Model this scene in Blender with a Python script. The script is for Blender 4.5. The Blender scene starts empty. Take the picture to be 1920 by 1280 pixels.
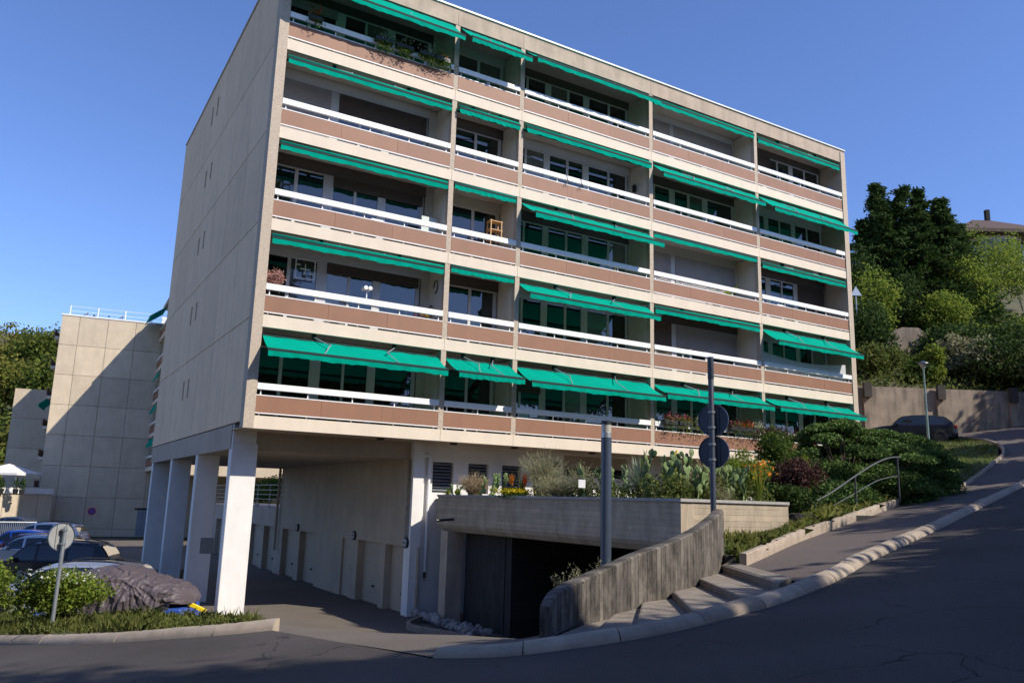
import bpy, bmesh, math, random
import numpy as np
from mathutils import Vector, Matrix
from mathutils.geometry import delaunay_2d_cdt
random.seed(7)
rng = np.random.default_rng(11)
S = bpy.context.scene
COL = S.collection
PI = math.pi

# ------------------------------------------------------------------ camera (eye = origin, eye 1.6 m above the street)
FPX, PITCH, ROLL, TH = 1520.3, .1949, .028, .5376
cp, sp = math.cos(PITCH), math.sin(PITCH)
Fv = Vector((0, cp, sp)); U0 = Vector((0, -sp, cp)); R0 = Vector((1, 0, 0))
Rv = math.cos(ROLL)*R0 + math.sin(ROLL)*U0
Uv = -math.sin(ROLL)*R0 + math.cos(ROLL)*U0
cd = bpy.data.cameras.new('camera'); cam = bpy.data.objects.new('camera', cd); COL.objects.link(cam)
cam.matrix_world = Matrix(((Rv.x, Uv.x, -Fv.x, 0), (Rv.y, Uv.y, -Fv.y, 0), (Rv.z, Uv.z, -Fv.z, 0), (0, 0, 0, 1)))
cd.sensor_width = 36; cd.lens = FPX/1920*36; cd.clip_start = .1; cd.clip_end = 3000
S.camera = cam

# building frame: facade runs along ex, depth along ey
OX, OY = -6.7714, 21.5124
ex = Vector((math.cos(TH), math.sin(TH), 0)); ey = Vector((-math.sin(TH), math.cos(TH), 0))
BASE = -3.45
def loc(X, Y, Z=0): return Vector((OX, OY, Z)) + ex*X + ey*Y

# ------------------------------------------------------------------ light
sdir = (ex*.64 - ey*1.0 + Vector((0, 0, 1.03))).normalized()      # towards the sun
W = bpy.data.worlds.new('World'); S.world = W; W.use_nodes = True
nt = W.node_tree; nt.nodes.clear()
sky = nt.nodes.new('ShaderNodeTexSky'); sky.sky_type = 'NISHITA'; sky.sun_disc = False
sky.sun_elevation = math.asin(sdir.z); sky.sun_rotation = math.atan2(sdir.x, sdir.y)
sky.altitude = 300; sky.air_density = 1.0; sky.dust_density = .35; sky.ozone_density = 7.5
bg = nt.nodes.new('ShaderNodeBackground'); bg.inputs[1].default_value = .15
wo = nt.nodes.new('ShaderNodeOutputWorld')
tint = nt.nodes.new('ShaderNodeMix'); tint.data_type = 'RGBA'; tint.blend_type = 'MULTIPLY'; tint.inputs[0].default_value = 1; tint.inputs[7].default_value = (1.0, .945, 1.09, 1)
nt.links.new(sky.outputs[0], tint.inputs[6]); nt.links.new(tint.outputs[2], bg.inputs[0]); nt.links.new(bg.outputs[0], wo.inputs[0])
sl = bpy.data.lights.new('sun', 'SUN'); sl.energy = 4.9; sl.angle = math.radians(.53); sl.color = (1, .93, .82)
so = bpy.data.objects.new('sun', sl); COL.objects.link(so)
so.rotation_euler = sdir.to_track_quat('Z', 'Y').to_euler(); so.location = sdir*60
S.view_settings.view_transform = 'Standard'; S.view_settings.look = 'None'
S.view_settings.exposure = .3; S.view_settings.gamma = 1; S.view_settings.use_curve_mapping = False
S.render.engine = 'CYCLES'; S.cycles.max_bounces = 6; S.cycles.transparent_max_bounces = 8

# ------------------------------------------------------------------ materials
MAT = {}
def mat(name, col, rough=.8, var=.12, scale=3, bump=0, bscale=40, metal=0, spec=.5, island=0, col2=None, streak=0, transl=None, coat=0, hue=0, stretch=None, objrand=0):
    if name in MAT: return MAT[name]
    m = bpy.data.materials.new(name); m.use_nodes = True; MAT[name] = m
    t = m.node_tree; N = t.nodes; Lk = t.links; b = N['Principled BSDF']
    b.inputs['Roughness'].default_value = rough; b.inputs['Metallic'].default_value = metal
    b.inputs['Specular IOR Level'].default_value = spec
    if coat: b.inputs['Coat Weight'].default_value = coat; b.inputs['Coat Roughness'].default_value = .05
    tc = N.new('ShaderNodeTexCoord'); mp = N.new('ShaderNodeMapping'); Lk.new(tc.outputs['Object'], mp.inputs[0])
    if stretch: mp.inputs['Scale'].default_value = stretch
    n = N.new('ShaderNodeTexNoise'); n.inputs['Scale'].default_value = scale; n.inputs['Detail'].default_value = 6; n.inputs['Roughness'].default_value = .6
    Lk.new(mp.outputs[0], n.inputs[0])
    r = N.new('ShaderNodeMapRange'); r.inputs[1].default_value = .3; r.inputs[2].default_value = .7
    r.inputs[3].default_value = 1-var; r.inputs[4].default_value = 1+var
    Lk.new(n.outputs[0], r.inputs[0])
    mx = N.new('ShaderNodeMix'); mx.data_type = 'RGBA'; mx.blend_type = 'MULTIPLY'; mx.inputs[0].default_value = 1
    mx.inputs[6].default_value = (*col, 1)
    src = None
    if col2:
        n2 = N.new('ShaderNodeTexNoise'); n2.inputs['Scale'].default_value = scale*.35; n2.inputs['Detail'].default_value = 5
        Lk.new(tc.outputs['Object'], n2.inputs[0])
        rr = N.new('ShaderNodeMapRange'); rr.inputs[1].default_value = .42; rr.inputs[2].default_value = .6; Lk.new(n2.outputs[0], rr.inputs[0])
        m2 = N.new('ShaderNodeMix'); m2.data_type = 'RGBA'; m2.inputs[6].default_value = (*col, 1); m2.inputs[7].default_value = (*col2, 1)
        if island:
            g = N.new('ShaderNodeNewGeometry'); Lk.new(g.outputs['Random Per Island'], m2.inputs[0])
        else: Lk.new(rr.outputs[0], m2.inputs[0])
        Lk.new(m2.outputs[2], mx.inputs[6])
    Lk.new(r.outputs[0], mx.inputs[7])
    out = mx.outputs[2]
    if streak:
        mp2 = N.new('ShaderNodeMapping'); Lk.new(tc.outputs['Object'], mp2.inputs[0]); mp2.inputs['Scale'].default_value = (2.4, 2.4, .45)
        n3 = N.new('ShaderNodeTexNoise'); n3.inputs['Scale'].default_value = 1.2; n3.inputs['Detail'].default_value = 7; Lk.new(mp2.outputs[0], n3.inputs[0])
        r3 = N.new('ShaderNodeMapRange'); r3.inputs[1].default_value = .45; r3.inputs[2].default_value = .62; r3.inputs[3].default_value = 1; r3.inputs[4].default_value = 1-streak
        Lk.new(n3.outputs[0], r3.inputs[0])
        m3 = N.new('ShaderNodeMix'); m3.data_type = 'RGBA'; m3.blend_type = 'MULTIPLY'; m3.inputs[0].default_value = 1
        Lk.new(out, m3.inputs[6]); Lk.new(r3.outputs[0], m3.inputs[7]); out = m3.outputs[2]
    if objrand:
        oi = N.new('ShaderNodeObjectInfo'); r4 = N.new('ShaderNodeMapRange'); r4.inputs[3].default_value = 1-objrand; r4.inputs[4].default_value = 1+objrand
        Lk.new(oi.outputs['Random'], r4.inputs[0])
        m4 = N.new('ShaderNodeMix'); m4.data_type = 'RGBA'; m4.blend_type = 'MULTIPLY'; m4.inputs[0].default_value = 1
        Lk.new(out, m4.inputs[6]); Lk.new(r4.outputs[0], m4.inputs[7]); out = m4.outputs[2]
    Lk.new(out, b.inputs['Base Color'])
    if bump:
        nb = N.new('ShaderNodeTexNoise'); nb.inputs['Scale'].default_value = bscale; nb.inputs['Detail'].default_value = 4
        Lk.new(tc.outputs['Object'], nb.inputs[0])
        bp = N.new('ShaderNodeBump'); bp.inputs['Strength'].default_value = bump; bp.inputs['Distance'].default_value = .02
        Lk.new(nb.outputs[0], bp.inputs['Height']); Lk.new(bp.outputs[0], b.inputs['Normal'])
    if transl:
        tr = N.new('ShaderNodeBsdfTranslucent'); Lk.new(out, tr.inputs[0])
        ms = N.new('ShaderNodeMixShader'); ms.inputs[0].default_value = transl
        Lk.new(b.outputs[0], ms.inputs[1]); Lk.new(tr.outputs[0], ms.inputs[2]); Lk.new(ms.outputs[0], N['Material Output'].inputs[0])
    return m

def board_mat(name, col, dark, vertical=False, bw=2.2, rh=.13, stain=.5):
    m = bpy.data.materials.new(name); m.use_nodes = True; t = m.node_tree; N = t.nodes; Lk = t.links; b = N['Principled BSDF']
    b.inputs['Roughness'].default_value = .9; b.inputs['Specular IOR Level'].default_value = .2
    tc = N.new('ShaderNodeTexCoord'); mp = N.new('ShaderNodeMapping'); Lk.new(tc.outputs['UV'], mp.inputs[0])
    if vertical: mp.inputs['Rotation'].default_value = (0, 0, PI/2)
    br = N.new('ShaderNodeTexBrick'); Lk.new(mp.outputs[0], br.inputs[0])
    cv_ = .16 if vertical else 0; br.inputs['Color1'].default_value = (.86-cv_, .86-cv_, .86-cv_, 1); br.inputs['Color2'].default_value = (1.12+cv_, 1.1+cv_, 1.06+cv_, 1); br.inputs['Mortar'].default_value = (.22, .22, .21, 1) if vertical else (.55, .54, .52, 1)
    br.inputs['Scale'].default_value = 1; br.inputs['Brick Width'].default_value = bw; br.inputs['Row Height'].default_value = rh
    br.inputs['Mortar Size'].default_value = .008 if vertical else .005; br.inputs['Mortar Smooth'].default_value = .4; br.offset = .37
    # break the joints up so that the boards do not read as drawn lines
    nz = N.new('ShaderNodeTexNoise'); nz.inputs['Scale'].default_value = 2.3; nz.inputs['Detail'].default_value = 5; Lk.new(tc.outputs['UV'], nz.inputs[0])
    rz = N.new('ShaderNodeMapRange'); rz.inputs[1].default_value = .4; rz.inputs[2].default_value = .6; rz.inputs[3].default_value = .75 if vertical else .25; rz.inputs[4].default_value = 1; Lk.new(nz.outputs[0], rz.inputs[0])
    mw = N.new('ShaderNodeMix'); mw.data_type = 'RGBA'; mw.inputs[6].default_value = (1, 1, 1, 1); Lk.new(rz.outputs[0], mw.inputs[0]); Lk.new(br.outputs[0], mw.inputs[7])
    st = N.new('ShaderNodeMapping'); st.inputs['Scale'].default_value = (1.7, .8, 1) if vertical else (2.2, .9, 1); Lk.new(tc.outputs['UV'], st.inputs[0])
    n1 = N.new('ShaderNodeTexNoise'); n1.inputs['Scale'].default_value = 1.9 if vertical else 1.3; n1.inputs['Detail'].default_value = 10; n1.inputs['Roughness'].default_value = .76 if vertical else .65; Lk.new(st.outputs[0], n1.inputs[0])
    r1 = N.new('ShaderNodeMapRange'); r1.inputs[1].default_value = .38; r1.inputs[2].default_value = .62; Lk.new(n1.outputs[0], r1.inputs[0])
    mxs = N.new('ShaderNodeMath'); mxs.operation = 'MULTIPLY'; mxs.inputs[1].default_value = stain; Lk.new(r1.outputs[0], mxs.inputs[0])
    m1 = N.new('ShaderNodeMix'); m1.data_type = 'RGBA'; m1.inputs[6].default_value = (*col, 1); m1.inputs[7].default_value = (*dark, 1); Lk.new(mxs.outputs[0], m1.inputs[0])
    m2 = N.new('ShaderNodeMix'); m2.data_type = 'RGBA'; m2.blend_type = 'MULTIPLY'; m2.inputs[0].default_value = 1
    Lk.new(m1.outputs[2], m2.inputs[6]); Lk.new(mw.outputs[2], m2.inputs[7]); Lk.new(m2.outputs[2], b.inputs['Base Color'])
    nb = N.new('ShaderNodeTexNoise'); nb.inputs['Scale'].default_value = 30; Lk.new(tc.outputs['Object'], nb.inputs[0])
    ad = N.new('ShaderNodeMath'); ad.operation = 'MULTIPLY_ADD'; ad.inputs[1].default_value = -1.0; Lk.new(br.outputs['Fac'], ad.inputs[0]); Lk.new(nb.outputs[0], ad.inputs[2])
    bp = N.new('ShaderNodeBump'); bp.inputs['Strength'].default_value = .25 if vertical else .5; bp.inputs['Distance'].default_value = .01
    Lk.new(ad.outputs[0], bp.inputs['Height']); Lk.new(bp.outputs[0], b.inputs['Normal'])
    MAT[name] = m; return m

def asphalt_mat(name, col, crack=.5, patch=.15):
    m = bpy.data.materials.new(name); m.use_nodes = True; t = m.node_tree; N = t.nodes; Lk = t.links; b = N['Principled BSDF']
    b.inputs['Roughness'].default_value = .88; b.inputs['Specular IOR Level'].default_value = .25
    tc = N.new('ShaderNodeTexCoord')
    n0 = N.new('ShaderNodeTexNoise'); n0.inputs['Scale'].default_value = .45; n0.inputs['Detail'].default_value = 7; Lk.new(tc.outputs['Object'], n0.inputs[0])
    r0 = N.new('ShaderNodeMapRange'); r0.inputs[1].default_value = .3; r0.inputs[2].default_value = .7; r0.inputs[3].default_value = 1-patch; r0.inputs[4].default_value = 1+patch; Lk.new(n0.outputs[0], r0.inputs[0])
    n1 = N.new('ShaderNodeTexNoise'); n1.inputs['Scale'].default_value = 60; n1.inputs['Detail'].default_value = 3; Lk.new(tc.outputs['Object'], n1.inputs[0])
    r1 = N.new('ShaderNodeMapRange'); r1.inputs[1].default_value = .25; r1.inputs[2].default_value = .75; r1.inputs[3].default_value = .7; r1.inputs[4].default_value = 1.3; Lk.new(n1.outputs[0], r1.inputs[0])
    mu = N.new('ShaderNodeMath'); mu.operation = 'MULTIPLY'; Lk.new(r0.outputs[0], mu.inputs[0]); Lk.new(r1.outputs[0], mu.inputs[1])
    # cracks
    wn = N.new('ShaderNodeTexNoise'); wn.inputs['Scale'].default_value = 1.7; wn.inputs['Detail'].default_value = 5; Lk.new(tc.outputs['Object'], wn.inputs[0])
    ms = N.new('ShaderNodeVectorMath'); ms.operation = 'MULTIPLY_ADD'; ms.inputs[1].default_value = (.9, .9, .9); Lk.new(wn.outputs['Color'], ms.inputs[0]); Lk.new(tc.outputs['Object'], ms.inputs[2])
    vo = N.new('ShaderNodeTexVoronoi'); vo.feature = 'DISTANCE_TO_EDGE'; vo.inputs['Scale'].default_value = .42; Lk.new(ms.outputs[0], vo.inputs[0])
    rc = N.new('ShaderNodeMapRange'); rc.inputs[1].default_value = .0; rc.inputs[2].default_value = .007; rc.inputs[3].default_value = 1; rc.inputs[4].default_value = 0; Lk.new(vo.outputs['Distance'], rc.inputs[0])
    cm = N.new('ShaderNodeTexNoise'); cm.inputs['Scale'].default_value = .5; Lk.new(tc.outputs['Object'], cm.inputs[0])
    rm = N.new('ShaderNodeMapRange'); rm.inputs[1].default_value = .46; rm.inputs[2].default_value = .54; Lk.new(cm.outputs[0], rm.inputs[0])
    mc = N.new('ShaderNodeMath'); mc.operation = 'MULTIPLY'; Lk.new(rc.outputs[0], mc.inputs[0]); Lk.new(rm.outputs[0], mc.inputs[1])
    mk = N.new('ShaderNodeMath'); mk.operation = 'MULTIPLY'; mk.inputs[1].default_value = crack; Lk.new(mc.outputs[0], mk.inputs[0])
    iv = N.new('ShaderNodeMath'); iv.operation = 'SUBTRACT'; iv.inputs[0].default_value = 1; Lk.new(mk.outputs[0], iv.inputs[1])
    m2 = N.new('ShaderNodeMath'); m2.operation = 'MULTIPLY'; Lk.new(mu.outputs[0], m2.inputs[0]); Lk.new(iv.outputs[0], m2.inputs[1])
    mx = N.new('ShaderNodeMix'); mx.data_type = 'RGBA'; mx.blend_type = 'MULTIPLY'; mx.inputs[0].default_value = 1; mx.inputs[6].default_value = (*col, 1)
    Lk.new(m2.outputs[0], mx.inputs[7]); Lk.new(mx.outputs[2], b.inputs['Base Color'])
    bp = N.new('ShaderNodeBump'); bp.inputs['Strength'].default_value = .5; bp.inputs['Distance'].default_value = .01
    Lk.new(n1.outputs[0], bp.inputs['Height']); Lk.new(bp.outputs[0], b.inputs['Normal'])
    MAT[name] = m; return m

def glass_mat(name, tint, refl=.22, rough=.02):
    m = bpy.data.materials.new(name); m.use_nodes = True; t = m.node_tree; N = t.nodes; Lk = t.links; N.clear()
    o = N.new('ShaderNodeOutputMaterial'); d = N.new('ShaderNodeBsdfDiffuse'); g = N.new('ShaderNodeBsdfGlossy'); g.inputs['Roughness'].default_value = rough
    g.inputs['Color'].default_value = (.9, .93, .95, 1)
    oi = N.new('ShaderNodeObjectInfo'); r = N.new('ShaderNodeMapRange'); r.inputs[3].default_value = .3; r.inputs[4].default_value = 1.8; Lk.new(oi.outputs['Random'], r.inputs[0])
    mx = N.new('ShaderNodeMix'); mx.data_type = 'RGBA'; mx.blend_type = 'MULTIPLY'; mx.inputs[0].default_value = 1; mx.inputs[6].default_value = (*tint, 1); Lk.new(r.outputs[0], mx.inputs[7])
    Lk.new(mx.outputs[2], d.inputs[0])
    lw = N.new('ShaderNodeFresnel'); lw.inputs[0].default_value = 1.5
    ma = N.new('ShaderNodeMath'); ma.operation = 'ADD'; ma.inputs[1].default_value = refl-.04; ma.use_clamp = True; Lk.new(lw.outputs[0], ma.inputs[0])
    tc = N.new('ShaderNodeTexCoord'); nz = N.new('ShaderNodeTexNoise'); nz.inputs['Scale'].default_value = 1.4; Lk.new(tc.outputs['Object'], nz.inputs[0])
    bp = N.new('ShaderNodeBump'); bp.inputs['Strength'].default_value = .25; bp.inputs['Distance'].default_value = .01; Lk.new(nz.outputs[0], bp.inputs['Height']); Lk.new(bp.outputs[0], g.inputs['Normal'])
    s = N.new('ShaderNodeMixShader'); Lk.new(ma.outputs[0], s.inputs[0]); Lk.new(d.outputs[0], s.inputs[1]); Lk.new(g.outputs[0], s.inputs[2]); Lk.new(s.outputs[0], o.inputs[0])
    MAT[name] = m; return m

M_conc = mat('beige_concrete', (.43, .345, .26), .9, .16, 1.3, .35, 120, streak=.12)
M_panel = mat('side_concrete', (.76, .56, .36), .9, .05, 1.2, .2, 60, streak=.06, objrand=.05)
M_panel2 = mat('grey_concrete_panel', (.55, .455, .33), .9, .08, 1.2, .15, 50, objrand=.09, streak=.05)
M_rough = mat('exposed_aggregate', (.48, .40, .31), .95, .22, 26, 1.0, 45)
M_fascia = mat('cream_paint', (.66, .565, .445), .75, .06, 1.1, .08, 80, streak=.04)
M_white = mat('white_metal', (.80, .79, .78), .45, .03, 3)
M_wpaint = mat('white_render', (.74, .71, .67), .8, .06, 1.5, .15, 70, streak=.05)
M_gwall = mat('greige_render', (.42, .345, .26), .9, .10, .9, .12, 70, streak=.06)
M_brown = mat('brown_panel', (.25, .118, .066), .6, .05, 1.2, objrand=.05, streak=.05)
M_ceil = mat('balcony_ceiling', (.50, .47, .43), .9, .05, 2)
M_inner = mat('balcony_wall', (.62, .57, .48), .9, .06, 2)
M_frame = mat('window_frame', (.55, .54, .52), .5, .03, 3)
M_glass = glass_mat('window_glass', (.012, .016, .016), .095)
M_glassc = glass_mat('curtained_glass', (.13, .125, .11), .09)
M_curt = mat('net_curtain', (.5, .48, .44), .9, .15, 6, stretch=(12, 1, .3))
M_shut = mat('brown_shutter', (.10, .075, .06), .7, .08, 3, objrand=.2)
M_shutg = mat('grey_shutter', (.33, .31, .30), .7, .06, 3, objrand=.12)
M_green = mat('green_awning_fabric', (.0, .31, .215), .9, .13, .9, transl=.16, spec=.04)
M_gbar = mat('awning_bar', (.002, .026, .024), .85, .05, 2)
M_arm = mat('awning_arm', (.45, .45, .46), .35, .05, 3, metal=.6)
M_dark = mat('dark_recess', (.015, .014, .014), .95, .1, 2)
M_black = mat('black_plastic', (.012, .012, .013), .5, .1, 3)
M_grey = mat('grey_metal', (.22, .24, .26), .45, .08, 3, metal=.5)
M_post = mat('grey_post_paint', (.045, .06, .09), .35, .12, 2.5, spec=.6)
M_dpost = mat('dark_post_paint', (.035, .045, .065), .45, .12, 2.5)
M_rail = mat('dull_rail_steel', (.05,.055,.06), .6, .1, 4, metal=.2)
M_galv = mat('galvanised_steel', (.42, .44, .45), .4, .12, 6, metal=.7)
M_road = asphalt_mat('road_asphalt', (.062, .053, .047), .9, .22)
M_drive = asphalt_mat('drive_asphalt', (.13, .11, .09), .15, .12)
M_walk = asphalt_mat('pavement_asphalt', (.115, .093, .082), .2, .1)
M_kerb = mat('kerb_stone', (.31, .25, .19), .92, .16, 5, .22, 60, streak=.1, objrand=.14)
M_step = mat('step_concrete', (.21, .175, .14), .9, .22, 4, .6, 40)
M_board = board_mat('board_marked_concrete', (.45, .37, .275), (.24, .20, .15), False, 3.1, .115, .6)
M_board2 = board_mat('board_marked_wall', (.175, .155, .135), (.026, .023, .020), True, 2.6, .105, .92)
M_oldc = mat('weathered_concrete', (.28, .22, .165), .95, .25, 1.2, .4, 30, streak=.35)
M_soil = mat('soil', (.07, .05, .03), .95, .3, 4, .8, 20)
M_ground = mat('earth_and_grass', (.06, .07, .025), .95, .35, 1.5, .5, 12, col2=(.09, .075, .04))
M_lawn = mat('lawn', (.06, .095, .02), .95, .3, 2.0, .5, 20, col2=(.07, .08, .025))
M_bark = mat('bark', (.08, .058, .04), .95, .3, 4, .8, 15, stretch=(4, 4, .6))
def leafm(name, a, b, tr=.3, rough=.55): return mat(name, a, .8, .22, 1.2, col2=b, island=1, transl=tr, spec=.12)
L_conif = leafm('conifer_needles', (.024, .052, .013), (.065, .10, .024), .25)
L_green = leafm('green_leaves', (.045, .09, .016), (.11, .16, .03), .35)
L_light = leafm('light_green_leaves', (.12, .19, .025), (.26, .30, .05), .45)
L_forest = leafm('forest_leaves', (.05, .09, .016), (.16, .18, .035), .35)
L_forest2 = leafm('olive_forest_leaves', (.09, .12, .02), (.22, .20, .045), .35)
L_jun = leafm('juniper_needles', (.05, .10, .026), (.14, .21, .055), .2)
L_dry = leafm('dry_twigs', (.28, .21, .12), (.50, .39, .25), .3)
L_grey = leafm('grey_green_twigs', (.19, .19, .10), (.36, .34, .20), .3)
L_purple = leafm('purple_leaves', (.045, .020, .022), (.11, .055, .045), .2)
L_grass = leafm('grass_blades', (.12, .16, .03), (.30, .30, .10), .4)
L_grassd = leafm('ground_cover_leaves', (.07, .105, .022), (.18, .20, .055), .4)
L_pad = mat('cactus_pad', (.10, .155, .055), .6, .2, 7, col2=(.18, .24, .09), spec=.3, objrand=.2)
L_yucca = leafm('yucca_blades', (.16, .21, .15), (.33, .39, .26), .2)
L_yel = leafm('yellow_flowers', (.55, .42, .01), (.70, .55, .03), .3)
L_red = leafm('red_flowers', (.55, .05, .02), (.75, .14, .03), .3)
L_oran = leafm('orange_flowers', (.70, .22, .02), (.75, .30, .04), .3)
L_pink = leafm('pink_flowers', (.45, .06, .12), (.65, .25, .25), .3)
L_whi = leafm('white_flowers', (.6, .58, .5), (.7, .7, .66), .3)
M_rock = mat('grey_rock', (.30, .28, .26), .9, .2, 6, .5, 30, objrand=.25)

# ------------------------------------------------------------------ mesh builder
class MB:
    def __init__(s): s.v = []; s.f = []; s.uv = None
    def add(s, vs, fs):
        o = len(s.v); s.v += [tuple(p) for p in vs]; s.f += [tuple(i+o for i in f) for f in fs]; return s
    def box(s, x0, x1, y0, y1, z0, z1):
        return s.add([(x0,y0,z0),(x1,y0,z0),(x1,y1,z0),(x0,y1,z0),(x0,y0,z1),(x1,y0,z1),(x1,y1,z1),(x0,y1,z1)],
                     [(0,3,2,1),(4,5,6,7),(0,1,5,4),(1,2,6,5),(2,3,7,6),(3,0,4,7)])
    def cbox(s, x0, x1, y0, y1, z0, z1, c=.01):
        # box with chamfered edges along all 12 edges
        P = []
        for sx, X in ((1, x0), (-1, x1)):
            for sy, Y in ((1, y0), (-1, y1)):
                for sz, Z in ((1, z0), (-1, z1)):
                    P += [(X, Y+sy*c, Z+sz*c), (X+sx*c, Y, Z+sz*c), (X+sx*c, Y+sy*c, Z)]
        bm = bmesh.new()
        for p in P: bm.verts.new(p)
        bmesh.ops.convex_hull(bm, input=bm.verts)
        bm.verts.index_update()
        s.add([v.co for v in bm.verts], [[v.index for v in f.verts] for f in bm.faces]); bm.free(); return s
    def quad(s, a, b, c, d): return s.add([a, b, c, d], [(0,1,2,3)])
    def prism(s, poly, z0, z1):
        n = len(poly)
        return s.add([(x,y,z0) for x,y in poly]+[(x,y,z1) for x,y in poly],
                     [tuple(range(n-1,-1,-1)), tuple(range(n,2*n))]+[(i,(i+1)%n,n+(i+1)%n,n+i) for i in range(n)])
    def loft(s, rings, closed=True, caps=True, vstep=None):
        n = len(rings[0]); o = []
        for r in rings: o += [tuple(p) for p in r]
        fs = []
        m = n if closed else n-1
        for k in range(len(rings)-1):
            for i in range(m):
                j = (i+1) % n
                fs.append((k*n+i, k*n+j, (k+1)*n+j, (k+1)*n+i))
        if caps and closed: fs += [tuple(range(n-1,-1,-1)), tuple((len(rings)-1)*n+i for i in range(n))]
        return s.add(o, fs)
    def tube(s, path, r, n=8, caps=True):
        path = [Vector(p) for p in path]; rr = r if isinstance(r, (list, tuple)) else [r]*len(path)
        rings = []
        for i, p in enumerate(path):
            d = (path[min(i+1, len(path)-1)]-path[max(i-1, 0)]).normalized()
            a = d.cross(Vector((0,0,1)));
            if a.length < 1e-3: a = d.cross(Vector((1,0,0)))
            a.normalize(); b = d.cross(a)
            rings.append([p+(a*math.cos(t)+b*math.sin(t))*rr[i] for t in [2*PI*k/n for k in range(n)]])
        return s.loft(rings, True, caps)
    def disc(s, c, axis, r, th, n=24, bevel=0):
        c = Vector(c); ax = Vector(axis).normalized()
        return s.tube([c-ax*th/2, c+ax*th/2], r, n)
    def build(s, name, m, parent=None, off=(0,0,0), smooth=False, uvs=None):
        me = bpy.data.meshes.new(name)
        ox, oy, oz = off
        me.from_pydata([(x-ox, y-oy, z-oz) for x,y,z in s.v], [], s.f); me.update()
        if uvs:
            l = me.uv_layers.new(name='UVMap')
            for lp in me.loops: l.data[lp.index].uv = uvs[lp.vertex_index]
        if smooth:
            me.polygons.foreach_set('use_smooth', [True]*len(me.polygons))
        me.materials.append(m)
        o = bpy.data.objects.new(name, me); COL.objects.link(o)
        if parent: o.parent = parent
        return o
def smooth_by_angle(o, a=35):
    me = o.data
    me.polygons.foreach_set('use_smooth', [True]*len(me.polygons))
    bm = bmesh.new(); bm.from_mesh(me)
    for e in bm.edges:
        e.smooth = len(e.link_faces) == 2 and e.calc_face_angle(0) < math.radians(a)
    bm.to_mesh(me); bm.free(); return o
def empty(name, l=(0,0,0), rz=0):
    o = bpy.data.objects.new(name, None); COL.objects.link(o); o.location = l; o.rotation_euler = (0,0,rz); o.empty_display_size = .3; return o
def tag(o, label=None, cat=None, group=None, kind=None):
    if label: o['label'] = label
    if cat: o['category'] = cat
    if group: o['group'] = group
    if kind: o['kind'] = kind
    return o
def copy_obj(o, parent=None, location=None):
    c = o.copy(); COL.objects.link(c); c.parent = parent
    if location is not None: c.location = location
    return c
def copy_tree(o, parent=None):
    c = o.copy(); COL.objects.link(c); c.parent = parent
    for ch in o.children: copy_tree(ch, c)
    return c

# leaf clouds ------------------------------------------------------
def leaf_mesh(name, P, size, m, parent=None, off=(0,0,0), aspect=1.8, up=0.0, outward=None, szvar=.5, dirs=None, dw=.0):
    """P: n x 3 leaf positions; every leaf is a small folded two-triangle blade."""
    P = np.asarray(P, float)-np.array(off); n = len(P)
    d = rng.normal(size=(n,3)); d[:,2] += up
    if dirs is not None: d = d/np.linalg.norm(d,axis=1,keepdims=True)*(1-dw)+dirs*dw
    d /= np.linalg.norm(d,axis=1,keepdims=True)
    nn = rng.normal(size=(n,3));
    if outward is not None: nn += outward*1.4
    s = np.cross(d, nn); s /= np.linalg.norm(s,axis=1,keepdims=True)+1e-9
    nrm = np.cross(s, d)
    sz = size*(1-szvar/2+rng.random((n,1))*szvar)
    L = d*sz; Wd = s*sz/aspect/2
    a = P-L*.5; b = P+Wd+nrm*sz*.08; c = P+L*.5; e = P-Wd+nrm*sz*.08
    V = np.stack([a,b,c,e],1).reshape(-1,3)
    me = bpy.data.meshes.new(name)
    me.vertices.add(4*n); me.vertices.foreach_set('co', V.ravel())
    me.loops.add(4*n); me.loops.foreach_set('vertex_index', np.arange(4*n))
    me.polygons.add(n); me.polygons.foreach_set('loop_start', np.arange(n)*4); me.polygons.foreach_set('loop_total', np.full(n,4))
    me.update(); me.validate()
    me.materials.append(m)
    o = bpy.data.objects.new(name, me); COL.objects.link(o)
    if parent: o.parent = parent
    return o
def blob_points(n, clumps, shell=.55):
    """points in a set of clumps (cx,cy,cz,rx,ry,rz), denser near the outside of each clump"""
    c = np.array(clumps); w = (c[:,3]*c[:,4]*c[:,5])**(2/3); w /= w.sum()
    k = rng.choice(len(c), n, p=w)
    d = rng.normal(size=(n,3)); d /= np.linalg.norm(d,axis=1,keepdims=True)
    r = shell+(1-shell)*rng.random((n,1))**.7
    r *= 1+.18*rng.normal(size=(n,1))
    return c[k,:3]+d*r*c[k,3:], d
def crown_clumps(c, R, n, cs=.38, seed=0, flat=1.0):
    g = np.random.default_rng(seed); out = []
    for i in range(n):
        d = g.normal(size=3); d /= np.linalg.norm(d); d[2] = d[2]*.9+.1
        rr = (.25+.45*g.random())
        s = cs*(.6+.7*g.random())
        out.append((c[0]+d[0]*R[0]*rr, c[1]+d[1]*R[1]*rr, c[2]+d[2]*R[2]*rr, R[0]*s, R[1]*s, R[2]*s*flat))
    return out
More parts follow.
